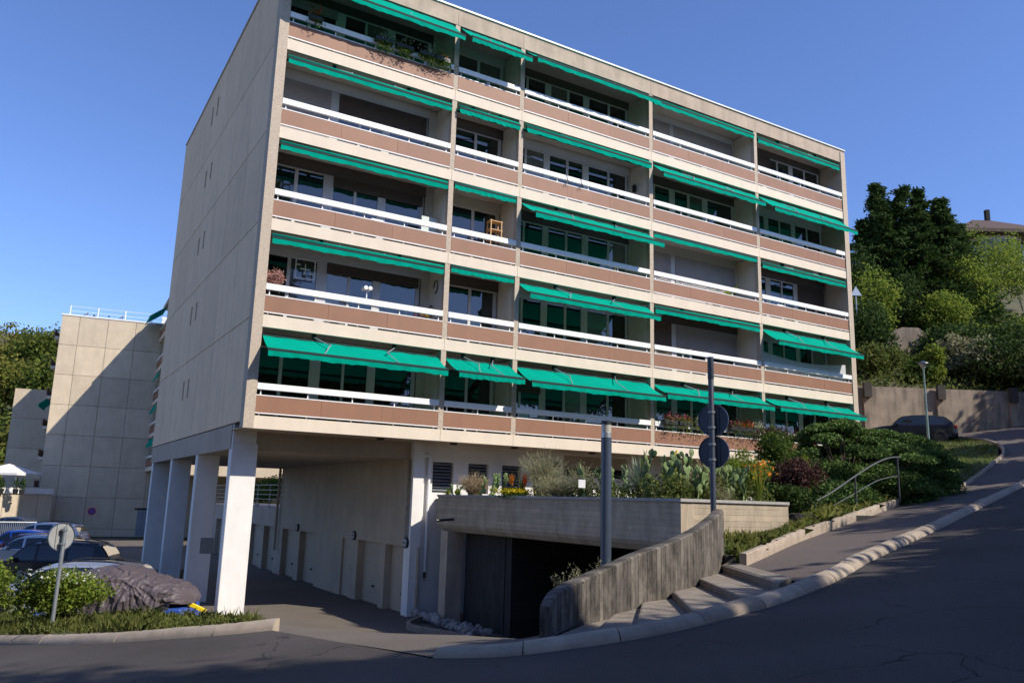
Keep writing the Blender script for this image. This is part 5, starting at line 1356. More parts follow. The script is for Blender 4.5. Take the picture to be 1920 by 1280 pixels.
# car under cloth on a low blue trailer
p = at(240, 1150, 21.0); cx, cy = p.x, p.y
tr = empty('blue_car_under_cover', (cx,cy,-3.24), .10); tag(tr, 'low blue sports car or trailer hidden under a grey cloth cover', 'covered vehicle')
b = MB(); b.loft([[(x,-.76,.12),(x,-.80,.26),(x,-.72,.34),(x,.72,.34),(x,.80,.26),(x,.76,.12)] for x in (-1.9,-1.7,0,1.3,1.62)]); b.build('lower_body', mat('trailer_blue', (.025,.07,.30), .4, .1, 3), tr)
b = MB(); b.cbox(1.05,1.50,-.92,.80,.08,.52,.05); b.build('bumper', MAT['trailer_blue'], tr)
b = MB(); b.box(-1.75,.9,-.93,-.89,.10,.17); b.build('sill', M_galv, tr)
for X_ in (-1.2, 1.02):
    for sg in (1,-1):
        a = bpy.data.objects.new('tyre', _ty_data[0]); COL.objects.link(a); a.parent = tr; a.location = (X_, sg*.80, .29); a.scale = (.88,1,.88)
        r = bpy.data.objects.new('rim', _ty_data[1]); COL.objects.link(r); r.parent = a
from mathutils import noise as NZ
V = []; F = []; NU, NV = 260, 120; Lc = 1.62
for i in range(NU+1):
    s = i/NU*2-1
    top = (1-abs(s)**7)**.45
    rise = .92+.44*math.exp(-((s+.18)/.62)**2)
    hgt = max(.05, rise*(.38+.62*top)); w_ = .98*(1-abs(s)**4.5)**.4+.02
    for j in range(NV+1):
        t = j/NV*PI; cc = math.cos(t); ss = math.sin(t)
        hem = .34+.20*smooth((s-.25)/.5); yy = w_*math.copysign(abs(cc)**.55, cc); zz = hem+(max(hgt,hem+.05)-hem)*max(0,ss)**.62
        hang = (1-ss)
        f = 0
        # folds fan out from the wing mirror and gather at the hem
        dx = s*Lc-.25; dz_ = zz-1.05; ang = math.atan2(dz_, dx); rr_ = math.hypot(dx, dz_)
        f += .030*(abs(math.sin(ang*8+1.3*math.sin(ang*3+i*.015)))*2-1)*smooth(rr_*2.2)*math.exp(-rr_*.55)
        f += .030*(abs(math.sin(s*17+2*math.sin(s*6+t*2)+t*3))*2-1)*hang+.012*math.sin(s*63+t*9+2*math.sin(s*11))*(.3+hang)
        f += .018*math.sin(s*9-t*4.0)*(.3+hang)
        from_n = NZ.noise(Vector((s*3.6+1.5*math.sin(t), t*1.7, 3.1))); f += .075*(1-min(1, abs(from_n)*3.2))**3-.02
        from_n = NZ.noise(Vector((s*9+t*2, t*3.0, 8.1))); f += .035*(1-min(1, abs(from_n)*2.6))**3
        zz += .03*math.sin(s*8+2)*hang*(1 if zz < .6 else .3)
        V.append((s*Lc+.03*math.sin(t*5)*hang*f*8, yy*(1+f*.75), zz+f*.75*ss*.9+ (.0)))
for i in range(NU):
    for j in range(NV): F.append((i*(NV+1)+j, i*(NV+1)+j+1, (i+1)*(NV+1)+j+1, (i+1)*(NV+1)+j))
b = MB(); b.add(V, F); cv = b.build('car_cover', mat('grey_tarpaulin', (.085,.068,.074), .5, .08, 4, .6, 14, spec=.3), smooth=True); cv.location = (cx,cy,-3.24+.06); cv.rotation_euler = (0,0,.10)
tag(cv, 'wrinkled grey brown cloth cover draped over a low car', 'car cover')
cv.data.flip_normals()
p = at(372, 1152, 21.2)
b = MB(); b.cbox(-.24,.24,-.05,.05,-.05,.05,.012); o = b.build('yellow_wheel_clamp', mat('yellow_paint', (.80,.55,.01), .45, .05, 3)); o.location = (p.x+.05,p.y-.3,p.z+.22); o.rotation_euler = (0,.42,.2); tag(o, 'yellow bar lying by the back of the covered car', 'bar')

# ---- buildings further back ---------------------------------------
def far_panels(parent, o, d, n, W_, z0, z1, pw, ph, m, first=None, th=.12, nm='facade_panel'):
    """grid of panels on the plane through o along d (outward normal -n)"""
    z = z1; r = 0
    while z > z0+.2:
        zb2 = max(z0, z-ph); x = 0; k = 0
        while x < W_-.05:
            w_ = (first or pw) if k == 0 else pw; x2 = min(W_, x+w_); b = MB()
            P_ = [o+d*(x+.014), o+d*(x2-.014), o+d*(x2-.014)+n*th, o+d*(x+.014)+n*th]
            b.prism([(q.x,q.y) for q in P_], zb2+.014, z-.014); b.build(nm, m, parent, off=parent.location); x = x2; k += 1
        z = zb2; r += 1
ph_ = .40; fd = Vector((math.cos(ph_), math.sin(ph_), 0)); fn = Vector((-math.sin(ph_), math.cos(ph_), 0))
c0 = at(88, 800, 66); c0.z = 0
zt2 = at(114, 590, 66).z
mbd = empty('apartment_building', (c0.x,c0.y,-3.7)); tag(mbd, 'second apartment block with blank panelled side half in diagonal shadow', 'building')
far_panels(mbd, c0, fd, fn, 15, -3.7, zt2, 2.15, 2.47, M_panel2, 1.35)
b = MB(); P_ = [c0+fn*.125, c0+fd*15+fn*.125, c0+fd*15+fn*20, c0+fn*20]; b.prism([(q.x,q.y) for q in P_], -3.7, zt2-.05); b.build('core', mat('joint_dark', (.30,.25,.19), .95, .05, 2), mbd, off=mbd.location)
b = MB(); P_ = [c0-fd*.06-fn*.05, c0+fd*15-fn*.05, c0+fd*15+fn*20, c0-fd*.06+fn*20]; b.prism([(q.x,q.y) for q in P_], zt2, zt2+.12); b.build('roof_edge', MAT['roof_edge_metal'], mbd, off=mbd.location)
# balconies on its left flank
for k in range(6):
    zz = -.2+k*2.5
    b = MB(); o_ = c0-fd*.45+fn*1.0; P_ = [o_, o_+fd*.44, o_+fd*.44+fn*10, o_+fn*10]; b.prism([(q.x,q.y) for q in P_], zz, zz+.25); b.build('balcony_slab', M_fascia, mbd, off=mbd.location)
    b = MB(); P_ = [o_-fd*.05, o_-fd*.0, o_+fn*10, o_-fd*.05+fn*10]; b.prism([(q.x,q.y) for q in P_], zz+.3, zz+.85); b.build('brown_panel', M_brown, mbd, off=mbd.location)
def far_awning(parent, o_, out, L, z, dz):
    # sloping fabric with folded thickness
    b = MB(); a1 = o_; a2 = o_+out; n2 = fn*L
    b.add([(a1.x,a1.y,z),(a1.x+n2.x,a1.y+n2.y,z),(a2.x+n2.x,a2.y+n2.y,z-dz),(a2.x,a2.y,z-dz),(a2.x,a2.y,z-dz-.2),(a2.x+n2.x,a2.y+n2.y,z-dz-.2)], [(0,1,2,3),(3,2,5,4)])
    b.build('awning', M_green, parent, off=parent.location)
far_awning(mbd, c0-fd*.4+fn*1.0, -fd*.55, 4, 7.3, .5)
# roof railing, solar stands, plant room
rr_ = empty('roof_railing', (c0.x,c0.y,zt2)); tag(rr_, 'thin white roof railing along the second apartment block', 'railing')
for k in range(6):
    q = c0+fd*(.5+k*2.1)+fn*.4; b = MB(); b.tube([(q.x,q.y,zt2+.1),(q.x,q.y,zt2+.95)], .045, 6); b.build('post', M_white, rr_, off=rr_.location)
for hgt in (.5, .9):
    a_ = c0+fd*.5+fn*.4; e_ = c0+fd*11+fn*.4; b = MB(); b.tube([(a_.x,a_.y,zt2+hgt),(e_.x,e_.y,zt2+hgt)], .016, 5); b.build('rail', M_white, rr_, off=rr_.location)
for k, lb in ((1.3,'left slanted metal stand on the flat roof'),(4.0,'right slanted metal stand on the flat roof')):
    q = c0+fd*k+fn*.9; b = MB(); b.tube([(q.x,q.y,zt2+.12),(q.x+.6,q.y,zt2+.55)], .05, 6); b.tube([(q.x+.5,q.y,zt2+.1),(q.x+.55,q.y,zt2+.5)], .03, 6); tag(b.build('roof_stand', M_grey), lb, 'roof stand')
q = c0+fd*7.6+fn*1.2; b = MB(); P_ = [q, q+fd*3.4, q+fd*3.4+fn*3, q+fn*3]; b.prism([(w_.x,w_.y) for w_ in P_], zt2+.12, zt2+.95)
pr2 = b.build('roof_plant_room', M_white); tag(pr2, 'small white plant room box on the flat roof', 'plant room')
# wing between the two blocks
fdm, fnm = fd, fn
w0 = c0+fd*7.6
fd = Vector((math.cos(.5), math.sin(.5), 0)); fn = Vector((-math.sin(.5), math.cos(.5), 0)); wg = empty('apartment_wing', (w0.x,w0.y,-3.6)); tag(wg, 'narrow strip of balconies on the wing between the two blocks', 'building')
zw = zt2+1.3
b = MB(); P_ = [w0+fd*1.2, w0+fd*14, w0+fd*14-fn*15, w0+fd*1.2-fn*15]; b.prism([(q.x,q.y) for q in P_], 1.2, zw); b.build('core', M_panel2, wg, off=wg.location)
b = MB(); P_ = [w0, w0+fd*14, w0+fd*14-fn*15.1, w0-fn*15.1]; b.prism([(q.x,q.y) for q in P_], zw, zw+.3); b.build('roof', M_conc, wg, off=wg.location)
b = MB(); P_ = [w0, w0+fd*1.19, w0+fd*1.19-fn*.3-fn*14.6, w0-fn*14.9]; P_ = [w0-fn*14.7, w0+fd*1.2-fn*14.7, w0+fd*1.2-fn*15, w0-fn*15]; b.prism([(q.x,q.y) for q in P_], 1.0, zw); b.build('end_pier', M_conc, wg, off=wg.location)
for k in range(6):
    zz = zw-2.75*(k+1)+.2
    if zz < .5: break
    b = MB(); P_ = [w0-fd*.02, w0+fd*1.2, w0+fd*1.2-fn*14.6, w0-fd*.02-fn*14.6]; b.prism([(q.x,q.y) for q in P_], zz-.34, zz); b.build('balcony_slab', M_fascia, wg, off=wg.location)
    b = MB(); P_ = [w0+fd*.0, w0+fd*.05, w0+fd*.05-fn*14.6, w0-fn*14.6]; b.prism([(q.x,q.y) for q in P_], zz+.08, zz+.55); b.build('brown_panel', M_brown, wg, off=wg.location)
    b = MB(); P_ = [w0-fd*.03, w0+fd*.05, w0+fd*.05-fn*14.6, w0-fd*.03-fn*14.6]; b.prism([(q.x,q.y) for q in P_], zz+.72, zz+.88); b.build('handrail', M_white, wg, off=wg.location)
    for j in range(3):
        b = MB(); q = w0+fd*1.0-fn*(1+j*5); P_ = [q, q+fd*.18, q+fd*.18-fn*3.2, q-fn*3.2]; b.prism([(e.x,e.y) for e in P_], zz+.05, zz+2.0); b.build('window', M_glass, wg, off=wg.location)
far_awning(wg, w0-fn*4.5, -fd*1.3, 4, zw-.5, 1.0)
far_awning(wg, w0-fn*6, -fd*.25, 5, zw-5.5-.3, .5)
far_awning(wg, w0-fn*6, -fd*.25, 5, zw-8.25-.3, .5)
far_awning(wg, w0-fn*6, -fd*.2, 5, zw-11-.3, .5)
fd, fn = fdm, fnm
# no-stopping disc and metal door on the blank side
q = at(172, 958, 65.6)
ns = empty('no_stopping_sign', (q.x,q.y,q.z), ph_); tag(ns, 'small round blue sign with red ring on the shaded panel wall', 'sign')
M_sr = mat('sign_red', (.45,.02,.03), .4, .03, 3); M_sb = mat('sign_blue', (.02,.05,.30), .4, .03, 3)
b = MB(); b.disc((0,-.0,0),(0,1,0),.30,.03,28); b.build('red_ring', M_sr, ns)
b = MB(); b.disc((0,-.02,0),(0,1,0),.22,.02,28); b.build('blue_face', M_sb, ns)
b = MB(); b.add([(-.16,-.034,.12),(-.12,-.034,.16),(.16,-.034,-.12),(.12,-.034,-.16),(-.16,-.03,.12),(-.12,-.03,.16),(.16,-.03,-.12),(.12,-.03,-.16)],[(0,1,2,3),(4,7,6,5)]); b.build('red_slash', M_sr, ns)
q = c0+fd*7.4-fn*.04; b = MB(); P_ = [q, q+fd*1.35, q+fd*1.35+fn*.03, q+fn*.03]; b.prism([(e.x,e.y) for e in P_], -3.6, -1.5); b.build('metal_door', mat('grey_blue_door', (.22,.25,.28), .5, .05, 2), mbd, off=mbd.location)
q = c0+fd*7.15-fn*.1; b = MB(); P_ = [q, q+fd*1.6, q+fd*1.6+fn*.09, q+fn*.09]; b.prism([(e.x,e.y) for e in P_], -1.48, -1.36); b.build('door_canopy', M_dark, mbd, off=mbd.location)
# third block
c3 = at(18, 800, 79); c3.z = 0; z3t = at(30, 727, 79).z
tb = empty('apartment_building', (c3.x,c3.y,-3.7)); tag(tb, 'distant low block in full shade at the left behind the second block', 'building')
far_panels(tb, c3, fd, fn, 12, -3.7, z3t, 3.4, 2.9, M_panel2, None)
b = MB(); P_ = [c3+fn*.13, c3+fd*12+fn*.13, c3+fd*12+fn*10, c3+fn*10]; b.prism([(q.x,q.y) for q in P_], -3.7, z3t-.05); b.build('core', MAT['joint_dark'], tb, off=tb.location)
q = c3+fd*3.0+fn*1; b = MB(); b.tube([(q.x,q.y,z3t),(q.x+1.6,q.y,z3t+1.3)], .12, 6); tag(b.build('roof_mast', M_grey), 'slanted metal mast on the roof of the distant low block', 'mast')
# terrace wall with white parapet
t0 = at(-60, 915, 60); t1 = at(101, 915, 64.5); t0.z = t1.z = 0
tw = empty('terrace_wall', (t0.x,t0.y,-3.6)); tag(tw, 'grey terrace wall with white parapet at the left edge', 'wall')
td = (t1-t0).normalized(); tn = Vector((-td.y, td.x, 0)); Lt = (t1-t0).length
far_panels(tw, t0, td, tn, Lt, -3.7, -.42, 2.4, 3.3, M_panel2)
b = MB(); P_ = [t0-tn*.1, t1-tn*.1, t1+tn*.3, t0+tn*.3]; b.prism([(q.x,q.y) for q in P_], -.42, .02); b.build('parapet', M_wpaint, tw, off=tw.location)
b = MB(); P_ = [t0+tn*.3, t1+tn*.3, t1+tn*6, t0+tn*6]; b.prism([(q.x,q.y) for q in P_], -.8, -.45); b.build('terrace_floor', M_cap, tw, off=tw.location)
b = MB(); q = c0-fd*1.7+fn*.3; P_ = [q, q+fd*1.7, q+fd*1.7+fn*5, q+fn*5]; b.prism([(e.x,e.y) for e in P_], .5, 1.55); 
p = at(14, 895, 63); tent = empty('garden_canopy', (p.x,p.y,-.45)); tag(tent, 'white peaked garden canopy on the terrace at the left edge', 'canopy')
b = MB(); b.add([(-1.7,-1.7,1.55),(1.7,-1.7,1.55),(1.7,1.7,1.55),(-1.7,1.7,1.55),(0,0,2.25),(-1.7,-1.7,1.38),(1.7,-1.7,1.38),(1.7,1.7,1.38),(-1.7,1.7,1.38)], [(0,1,4),(1,2,4),(2,3,4),(3,0,4),(5,6,1,0),(6,7,2,1),(7,8,3,2),(8,5,0,3)]); b.build('canopy_roof', M_wpaint, tent)
for a_ in (-1.6,1.6):
    for c_ in (-1.6,1.6):
        b = MB(); b.tube([(a_,c_,0),(a_,c_,1.5)], .04, 6); b.build('leg', M_grey, tent)
for i, (u, s_) in enumerate(((4,.8),(31,.9),(43,.85))):
    p = at(u, 905, 61.5); t = empty('potted_conifer', (p.x,p.y,-.45)); tag(t, ['potted dark conifer at the very left of the terrace','middle potted conifer under the canopy edge','right potted conifer beside the canopy'][i], 'potted plant', 'potted conifers on the terrace')
    P, d_ = blob_points(260, [(0,0,.75*s_,.26,.26,.5*s_),(0,0,1.1*s_,.16,.16,.35*s_)], .4); leaf_mesh('foliage', P, .12, L_conif, t)
    b = MB(); b.tube([(0,0,0),(0,0,.35)], [.16,.2], 8); b.build('pot', M_dark, t)
# white metal railing by the far cars
mr = empty('metal_railing', (*at(0,995,50).xy, -3.3)); tag(mr, 'white vertical bar railing beside the dark sedan', 'railing')
a_ = at(-40, 1000, 50); e_ = at(66, 1000, 51.5)
n_ = 30
for k in range(n_):
    q = a_.lerp(e_, k/(n_-1)); b = MB(); b.box(q.x-.012, q.x+.012, q.y-.012, q.y+.012, -3.3, -2.05); b.build('bar', M_galv, mr, off=mr.location)
for zz in (-3.15, -2.05):
    b = MB(); b.tube([(a_.x,a_.y,zz),(e_.x,e_.y,zz)], .03, 6); b.build('rail', M_white, mr, off=mr.location)
# low kerbed island by the railing
p = at(30,1010,40); b = MB(); b.cbox(-4,1.6,-.4,.4,0,.55,.03); o = b.build('low_block', M_wpaint); o.location = (p.x,p.y+6,-3.4); tag(o, 'low pale wall below the white railing', 'wall')
# pale block stands in for a sunlit strip of car park ground
p = at(250,1028,27); b = MB(); b.cbox(-1.6,2.0,-.2,.2,0,.5,.02); o = b.build('low_block', M_conc); o.location = (*at(250,1028,33).xy,-3.45); tag(o, 'low pale block standing for a sunlit ground strip between the black SUV and the columns', 'wall')

# seen through the underpass: terrace railing, shrub and sunlit block
ur = empty('terrace_railing', (*loc(5.3,15.6).xy,-.62), TH); tag(ur, 'horizontal bar railing above the row of garages seen through the underpass', 'railing')
for k in range(8):
    b = MB(); b.box(-.02,.02,k*2.3-.02,k*2.3+.02,0,1.12); b.build('post', M_galv, ur)
for zz in (.2,.42,.64,.86,1.1):
    b = MB(); b.box(-.012,.012,0,16.2,zz-.012,zz+.012); b.build('rail', M_galv, ur)
for i, (Y, X_) in enumerate(((18,7.0),(22,7.2),(27,7))):
    q = loc(X_, Y); shrub(['dark shrub behind the terrace railing nearest the underpass','second dark shrub on the garage terrace','far dark shrub on the garage terrace'][i], q.x, q.y, -.62, 1.6, 2.1-.2*i, L_green, 2600, .14, 9, 100+i)
b = MB(); P_ = [loc(5.16,15.6), loc(14,15.6), loc(14,34), loc(5.16,34)]; b.prism([(q.x,q.y) for q in P_], -.9, -.625); tag(b.build('garage_roof', M_cap), 'flat roof terrace above the rear garages', 'roof')
q = loc(12,52); cb = empty('apartment_building', (q.x,q.y,-3.6)); tag(cb, 'sunlit cream building glimpsed through the underpass behind the columns', 'building')
b = MB(); P_ = [loc(8.9,52), loc(24,52), loc(24,62), loc(8.9,62)]; b.prism([(e.x,e.y) for e in P_], -3.6, 7); b.build('wall', M_fascia, cb, off=cb.location)
for k in range(5):
    b = MB(); P_ = [loc(10.6+k*3.5,51.93), loc(10.9+k*3.5,51.93), loc(10.9+k*3.5,51.99), loc(10.6+k*3.5,51.99)]; b.prism([(e.x,e.y) for e in P_], -3.6, 7); b.build('pilaster', M_brown, cb, off=cb.location)

# ---- forest on the left ------------------------------------------
patch('forest_hill', [(-150,98),(-52,98),(-52,170),(-150,170)], lambda x,y: -5+max(0,y-100)*.50+max(0,-x-60)*.05, 6, M_ground)
ft = [(-74,112,12,5.5,L_forest,'broad tree in the front row of the left wood'),(-66,110,10,5,L_forest2,'olive tree in the front row next to the second block'),(-82,114,12,6,L_forest2,'olive tree at the far left front of the wood'),
      (-70,124,14,6,L_forest,'mid green tree in the middle row of the left wood'),(-79,126,13,6.5,L_forest2,'yellowish tree in the middle row at the left edge'),(-88,124,13,6.5,L_forest,'dense tree in the middle row beyond the left edge'),
      (-73,138,16,5.5,L_forest,'tall round tree highest on the left hill'),(-80,139,13.5,6,L_forest,'tree left of the tallest round tree'),(-88,141,12,6,L_forest2,'olive tree at the upper left edge of the wood'),(-65,137,13,4.5,L_forest,'tree right of the tallest one, partly behind the second block'),
      (-67,104,8,4.5,L_forest,'small dark tree low between the distant block and the picture edge'),(-76,103,7,4.5,L_forest2,'low olive tree at the foot of the left wood')]
for i, (x, y, h, R, m, lb) in enumerate(ft):
    z = -5+max(0,y-100)*.50+max(0,-x-60)*.05
    tree(lb, x, y, z-.5, h, R, m, 6500, .62, .3, 22, 200+i, 'trees of the left wood', cz=.52)

# ---- trees behind and right of the viewer, whose shade lies on the street
def shade_tree(lb, a, w, h, R, cz0, cz1, n, seed, leaf=.42):
    x = .44*a+.897*w; y = .897*a-.44*w; z0 = -1.6+.145*min(x,14)+.006*y
    t = empty('street_tree', (x,y,z0)); tag(t, lb, 'tree', 'trees across the street behind the viewer')
    cl = crown_clumps((0,0,(cz0+cz1)/2-z0), (R,R,(cz1-cz0)/2), 26, .42, seed)
    P, d = blob_points(n, cl, .3); leaf_mesh('crown', P, leaf, L_green, t, outward=d)
    b = MB(); b.tube([(0,0,-.5),(.1,0,3),(0,.1,cz1*.5)], [.35,.28,.1], 9)
    for q in cl[:8]: b.tube([(0,0,cz0*.4),(q[0]*.6,q[1]*.6,q[2]*.8),(q[0],q[1],q[2])], [.14,.09,.03], 5)
    b.build('trunk', M_bark, t)
lbx = 'leafy street tree beyond the right picture edge, casting shade on the road'
for i, (a, w, R, c0_, c1_) in enumerate([(9.8,12.5,2.3,4.6,12.0),(4.7,14,3.8,6,22),(-1.5,15,5,5,22),(2.5,21,5,10,26),(7.0,7.5,2.2,4.2,9.5),(-7,12,5,4,18)]):
    shade_tree(lbx, a, w, c1_, R, c0_, c1_, 17000, 300+i)
for i, (a, w, R, c0_, c1_) in enumerate([(13.5,13,3.2,4.5,10.9),(19.5,12.5,3.6,4.2,11.3),(26.5,12,4,4.2,11.6),(34,12,4,4.6,11.8),(41.5,12.5,4,5,12.6),(49,14,4,6,14.5),(56,16,4.2,7,16.5),(64,18,4.5,8,18)]):
    shade_tree(lbx, a, w, c1_, R, c0_, c1_, 13000, 320+i)

lby = 'tall dark tree added behind the viewer, outside the picture, blocking sky light'
for i in range(11):  # unseen row of trees added to keep sky light off the shaded street
    x = -34+6.2*i+random.uniform(-1,1); y = -11-random.uniform(0,5)+(3 if i > 8 else 0); h = random.uniform(15,19)
    tree(lby, x, y, -1.6+.145*min(x,14), h, 4.6, L_forest, 5200, .75, .35, 20, 500+i, 'added trees behind the viewer', cz=.5)
# ---- things on the balconies ----------------------------------------
def lw_(X, Y, Z): q = loc(X, Y); return Vector((q.x, q.y, Z))
def boxflowers(label, X, k, n, m, sd, w=.8, green=L_green, hang=0, out=-.10):
    p = lw_(X, out, ZF(k)+.80); t = empty('flower_box', p, TH); tag(t, label, 'flower box'); g = np.random.default_rng(sd)
    b = MB(); b.cbox(-w/2, w/2, -.10, .07, -.02, .14, .012); b.build('box', M_black, t)
    P = g.normal(size=(n,3))*np.array([w*.27,.08,.09])+np.array([0,-.02,.26]); leaf_mesh('blossom', P, .05, m, t, aspect=1.1)
    P = g.normal(size=(int(n*1.6),3))*np.array([w*.28,.08,.10])+np.array([0,0,.18]); leaf_mesh('foliage', P, .07, green, t, up=.3)
    if hang:
        P = np.abs(g.normal(size=(hang,3)))*np.array([0,.0,-.16])+np.stack([g.normal(size=hang)*w*.3, g.normal(size=hang)*.05-.12, np.zeros(hang)],1); leaf_mesh('trailing_leaves', P, .07, green, t)
    return t
for i, (X, m, gr_) in enumerate(((14.45,L_pink,L_green),(15.15,L_pink,L_light),(15.9,L_whi,L_light),(16.6,L_pink,L_green),(17.7,L_pink,L_green),(18.3,L_red,L_green),(18.85,L_whi,L_light))):
    boxflowers(['leftmost pink flower box on the lowest balcony rail','second flower box from the left on the lowest balcony','flower box with white blooms left of the sign post','pink flower box hidden behind the round signs','pink flower box right of the round signs','red flower box near the right post of the lowest balcony','pale flower box with orange tints at the right post'][i], X, 1, 150, m, 400+i, .62, gr_, 60)
for i, X in enumerate((2.9,3.6,4.4,4.9)):
    boxflowers(['trailing plant box at the middle of the top left balcony','second trailing plant box on the top left balcony','third trailing plant box on the top left balcony','plant box with orange flowers next to the post, top left balcony'][i], X, 5, 40, L_oran if i == 3 else L_whi, 420+i, .6, L_green, 260, out=-.06)
boxflowers('small red geranium box at the left end of the top balcony', 0.75, 5, 60, L_red, 430, .4, L_green, 60, out=-.02)
def onbalc(name, label, cat, X, Y, k, z=0): t = empty(name, lw_(X, Y, ZF(k)+z), TH); tag(t, label, cat); return t
t = onbalc('potted_hydrangea', 'pink flowering pot plant at the left end of the second balcony', 'potted plant', .30, .32, 2)
b = MB(); b.tube([(0,0,.55),(0,0,.86)], [.13,.2], 12); b.build('pot', M_dark, t); b = MB(); b.tube([(0,0,0),(0,0,.54)], .05, 8); b.build('stand', M_grey, t)
P, d_ = blob_points(700, [(0,0,1.14,.27,.24,.22)], .6); leaf_mesh('blossom', P, .06, leafm('dusty_pink_flowers', (.42,.22,.20), (.60,.36,.30)), t)
t = onbalc('wooden_shelf', 'small wooden shelf rack by the post of the third balcony', 'shelf', 7.35, .45, 3)
M_wood = mat('light_wood', (.50,.30,.14), .7, .15, 6)
for x_, y_ in ((-.2,-.12),(.2,-.12),(-.2,.12),(.2,.12)): b = MB(); b.box(x_-.018,x_+.018,y_-.018,y_+.018,0,1.55); b.build('upright', M_wood, t)
for z_ in (.4,.85,1.2,1.5): b = MB(); b.box(-.24,.24,-.14,.14,z_,z_+.03); b.build('shelf', M_wood, t)
t = onbalc('banana_plant', 'bright green broad leaved plant on the second floor right balcony', 'potted plant', 18.3, .55, 3)
b = MB(); b.tube([(0,0,0),(0,0,.4)], [.14,.18], 10); b.build('pot', M_white, t)
b = MB()
for k in range(9):
    a = k*2.4; e = .25+.08*k; d = Vector((math.cos(a)*math.sin(e), math.sin(a)*math.sin(e), math.cos(e))); s = Vector((-math.sin(a), math.cos(a), 0)); p0 = Vector((0,0,.4)); 
    b.add([p0, p0+d*.45+s*.09, p0+d*.95+Vector((0,0,-.08)), p0+d*.45-s*.09], [(0,1,2,3)])
b.build('leaves', L_light, t)
# white sheet hung behind the rail, second floor right
V = []; F = []
for i in range(40):
    for j in range(8):
        t_ = i/39; V.append((19.6+5.0*t_, .11+.025*math.sin(i*.9)*(1-j/8), ZF(2)+.60+(.72+.0*t_-.25*math.sin(t_*PI)*.8)*j/7*(1.0)))
for i in range(39):
    for j in range(7): F.append((i*8+j,(i+1)*8+j,(i+1)*8+j+1,i*8+j+1))
b = MB(); b.add(V, F); o = b.build('white_sheet', mat('white_cloth', (.72,.74,.76), .9, .04, 2, transl=.35), off=(0,0,0), smooth=True); o.location = (OX,OY,0); o.rotation_euler = (0,0,TH); tag(o, 'sagging white cloth screen tied above the rail of the right second floor balcony', 'cloth screen')
# wall lantern, dish, tub, spotlights
t = onbalc('wall_lantern', 'small black wall lantern on the divider of the fourth floor centre balcony', 'lantern', 13.60, .75, 4, 1.35)
b = MB(); b.cbox(-.10,.0,-.07,.07,0,.22,.01); b.build('lantern_body', M_black, t); b = MB(); b.add([(-.12,-.09,.22),(.0,-.09,.22),(.0,.09,.22),(-.12,.09,.22),(-.05,0,.32)], [(0,1,4),(1,2,4),(2,3,4),(3,0,4),(3,2,1,0)]); b.build('lantern_roof', M_black, t)
t = onbalc('wall_plate', 'round pale blue plate hung on the end wall of the top right balcony', 'wall plate', 24.80, .62, 5, 1.15); b = MB(); b.disc((0,0,0),(1,0,0),.20,.03,24); b.build('dish', mat('pale_blue', (.35,.42,.60), .4, .15, 9), t)
t = onbalc('garden_ornament', 'square lattice ornament hanging in the window of the second balcony', 'ornament', 1.32, .98, 2, 1.72)
b = MB()
for a, c, e, f in ((-.3,.3,-.3,-.27),(-.3,.3,.27,.3),(-.3,-.27,-.27,.27),(.27,.3,-.27,.27),(-.15,.15,-.015,.015),(-.015,.015,-.15,-.016),(-.015,.015,.016,.15),(-.27,-.15,.10,.13),(.15,.27,-.13,-.10)): b.box(a, c, -.01, .01, e, f)
b.build('lattice', M_white, t)
for i, (X, k, c_) in enumerate(((5.2,2,'tall'),(5.0,2,'low'))):
    t = onbalc('wall_ornament', ['curled metal ornament high on the second balcony side wall','small round metal ornament lower on the second balcony side wall'][i], 'ornament', 5.38, .55+.3*i, 2, 1.75-.75*i); b = MB()
    b.tube([(-.02, .14*math.cos(a), .2*math.sin(a)) for a in [k_*PI/6 for k_ in range(11)]], .015, 6); b.build('metal_curl', M_dark, t)
t = onbalc('toy_binoculars', 'white twin tube scope on the second balcony rail', 'scope', 2.95, .15, 2, .9)
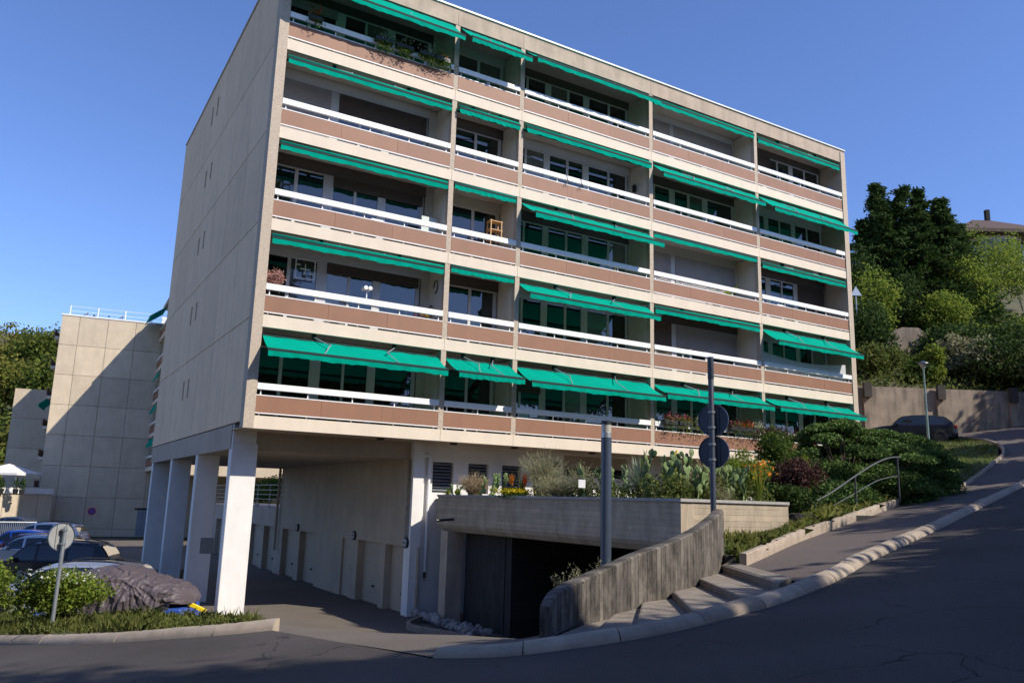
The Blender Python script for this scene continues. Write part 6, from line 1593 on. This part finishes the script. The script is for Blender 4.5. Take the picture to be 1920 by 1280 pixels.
for s in (-.07,.07): b = MB(); b.tube([(s,-.12,.32),(s,.12,.32)], .06, 12); b.build('tube', M_white, t)
b = MB(); b.tube([(0,0,0),(0,0,.30)], .02, 8); b.build('stand', M_white, t)
t = onbalc('flower_pot', 'small pot with red and yellow flowers on the second balcony floor', 'potted plant', 4.75, .25, 2, 0)
b = MB(); b.tube([(0,0,.3),(0,0,.55)], [.12,.16], 10); b.build('pot', M_dark, t); P = rng.normal(size=(120,3))*np.array([.16,.06,.06])+np.array([0,0,.62]); leaf_mesh('blossom', P, .05, L_red, t); P = rng.normal(size=(60,3))*np.array([.06,.05,.06])+np.array([.2,0,.66]); leaf_mesh('yellow_blossom', P, .05, L_yel, t)
for i, (X, k) in enumerate(((9.9,4),(10.3,4))):
    t = onbalc('rail_clip', ['left dark clip hanging on the fourth floor centre rail','right dark clip hanging on the fourth floor centre rail'][i], 'clip', X+.2*i, -.03, k, .66); b = MB(); b.tube([(0,0,.22),(0,-.05,.05),(-.06,-.06,-.15)], .012, 6); b.tube([(0,-.05,.05),(.07,-.06,-.12)], .012, 6); b.build('clip', M_black, t)
t = onbalc('balcony_table', 'folded white table leaning on the third floor left balcony', 'table', 5.05, .6, 3); b = MB(); b.cbox(-.28,.28,-.02,.02,.1,1.25,.01); b.build('tabletop', mat('mint_panel', (.55,.62,.55), .6, .05, 2), t)
for i, (X, k) in enumerate(((3.4,3),(12.2,3),(21.5,3),(8.9,1),(1.2,5),(16.2,5))):
    t = onbalc('balcony_chair', ['folding chair on the third floor left balcony','folding chair on the third floor centre balcony','folding chair on the third floor right balcony','folding chair on the first floor centre balcony','folding chair on the top left balcony','folding chair on the top right balcony'][i], 'chair', X, .6, k)
    b = MB(); b.cbox(-.22,.22,-.22,.22,.42,.46,.01); b.build('seat', M_white, t); b = MB(); b.cbox(-.22,.22,.20,.23,.5,.9,.01); b.build('backrest', M_white, t)
    for x_ in (-.2,.2):
        for y_ in (-.2,.2): b = MB(); b.box(x_-.012,x_+.012,y_-.012,y_+.012,0,.42 if y_ < 0 else .9); b.build('leg', M_grey, t)
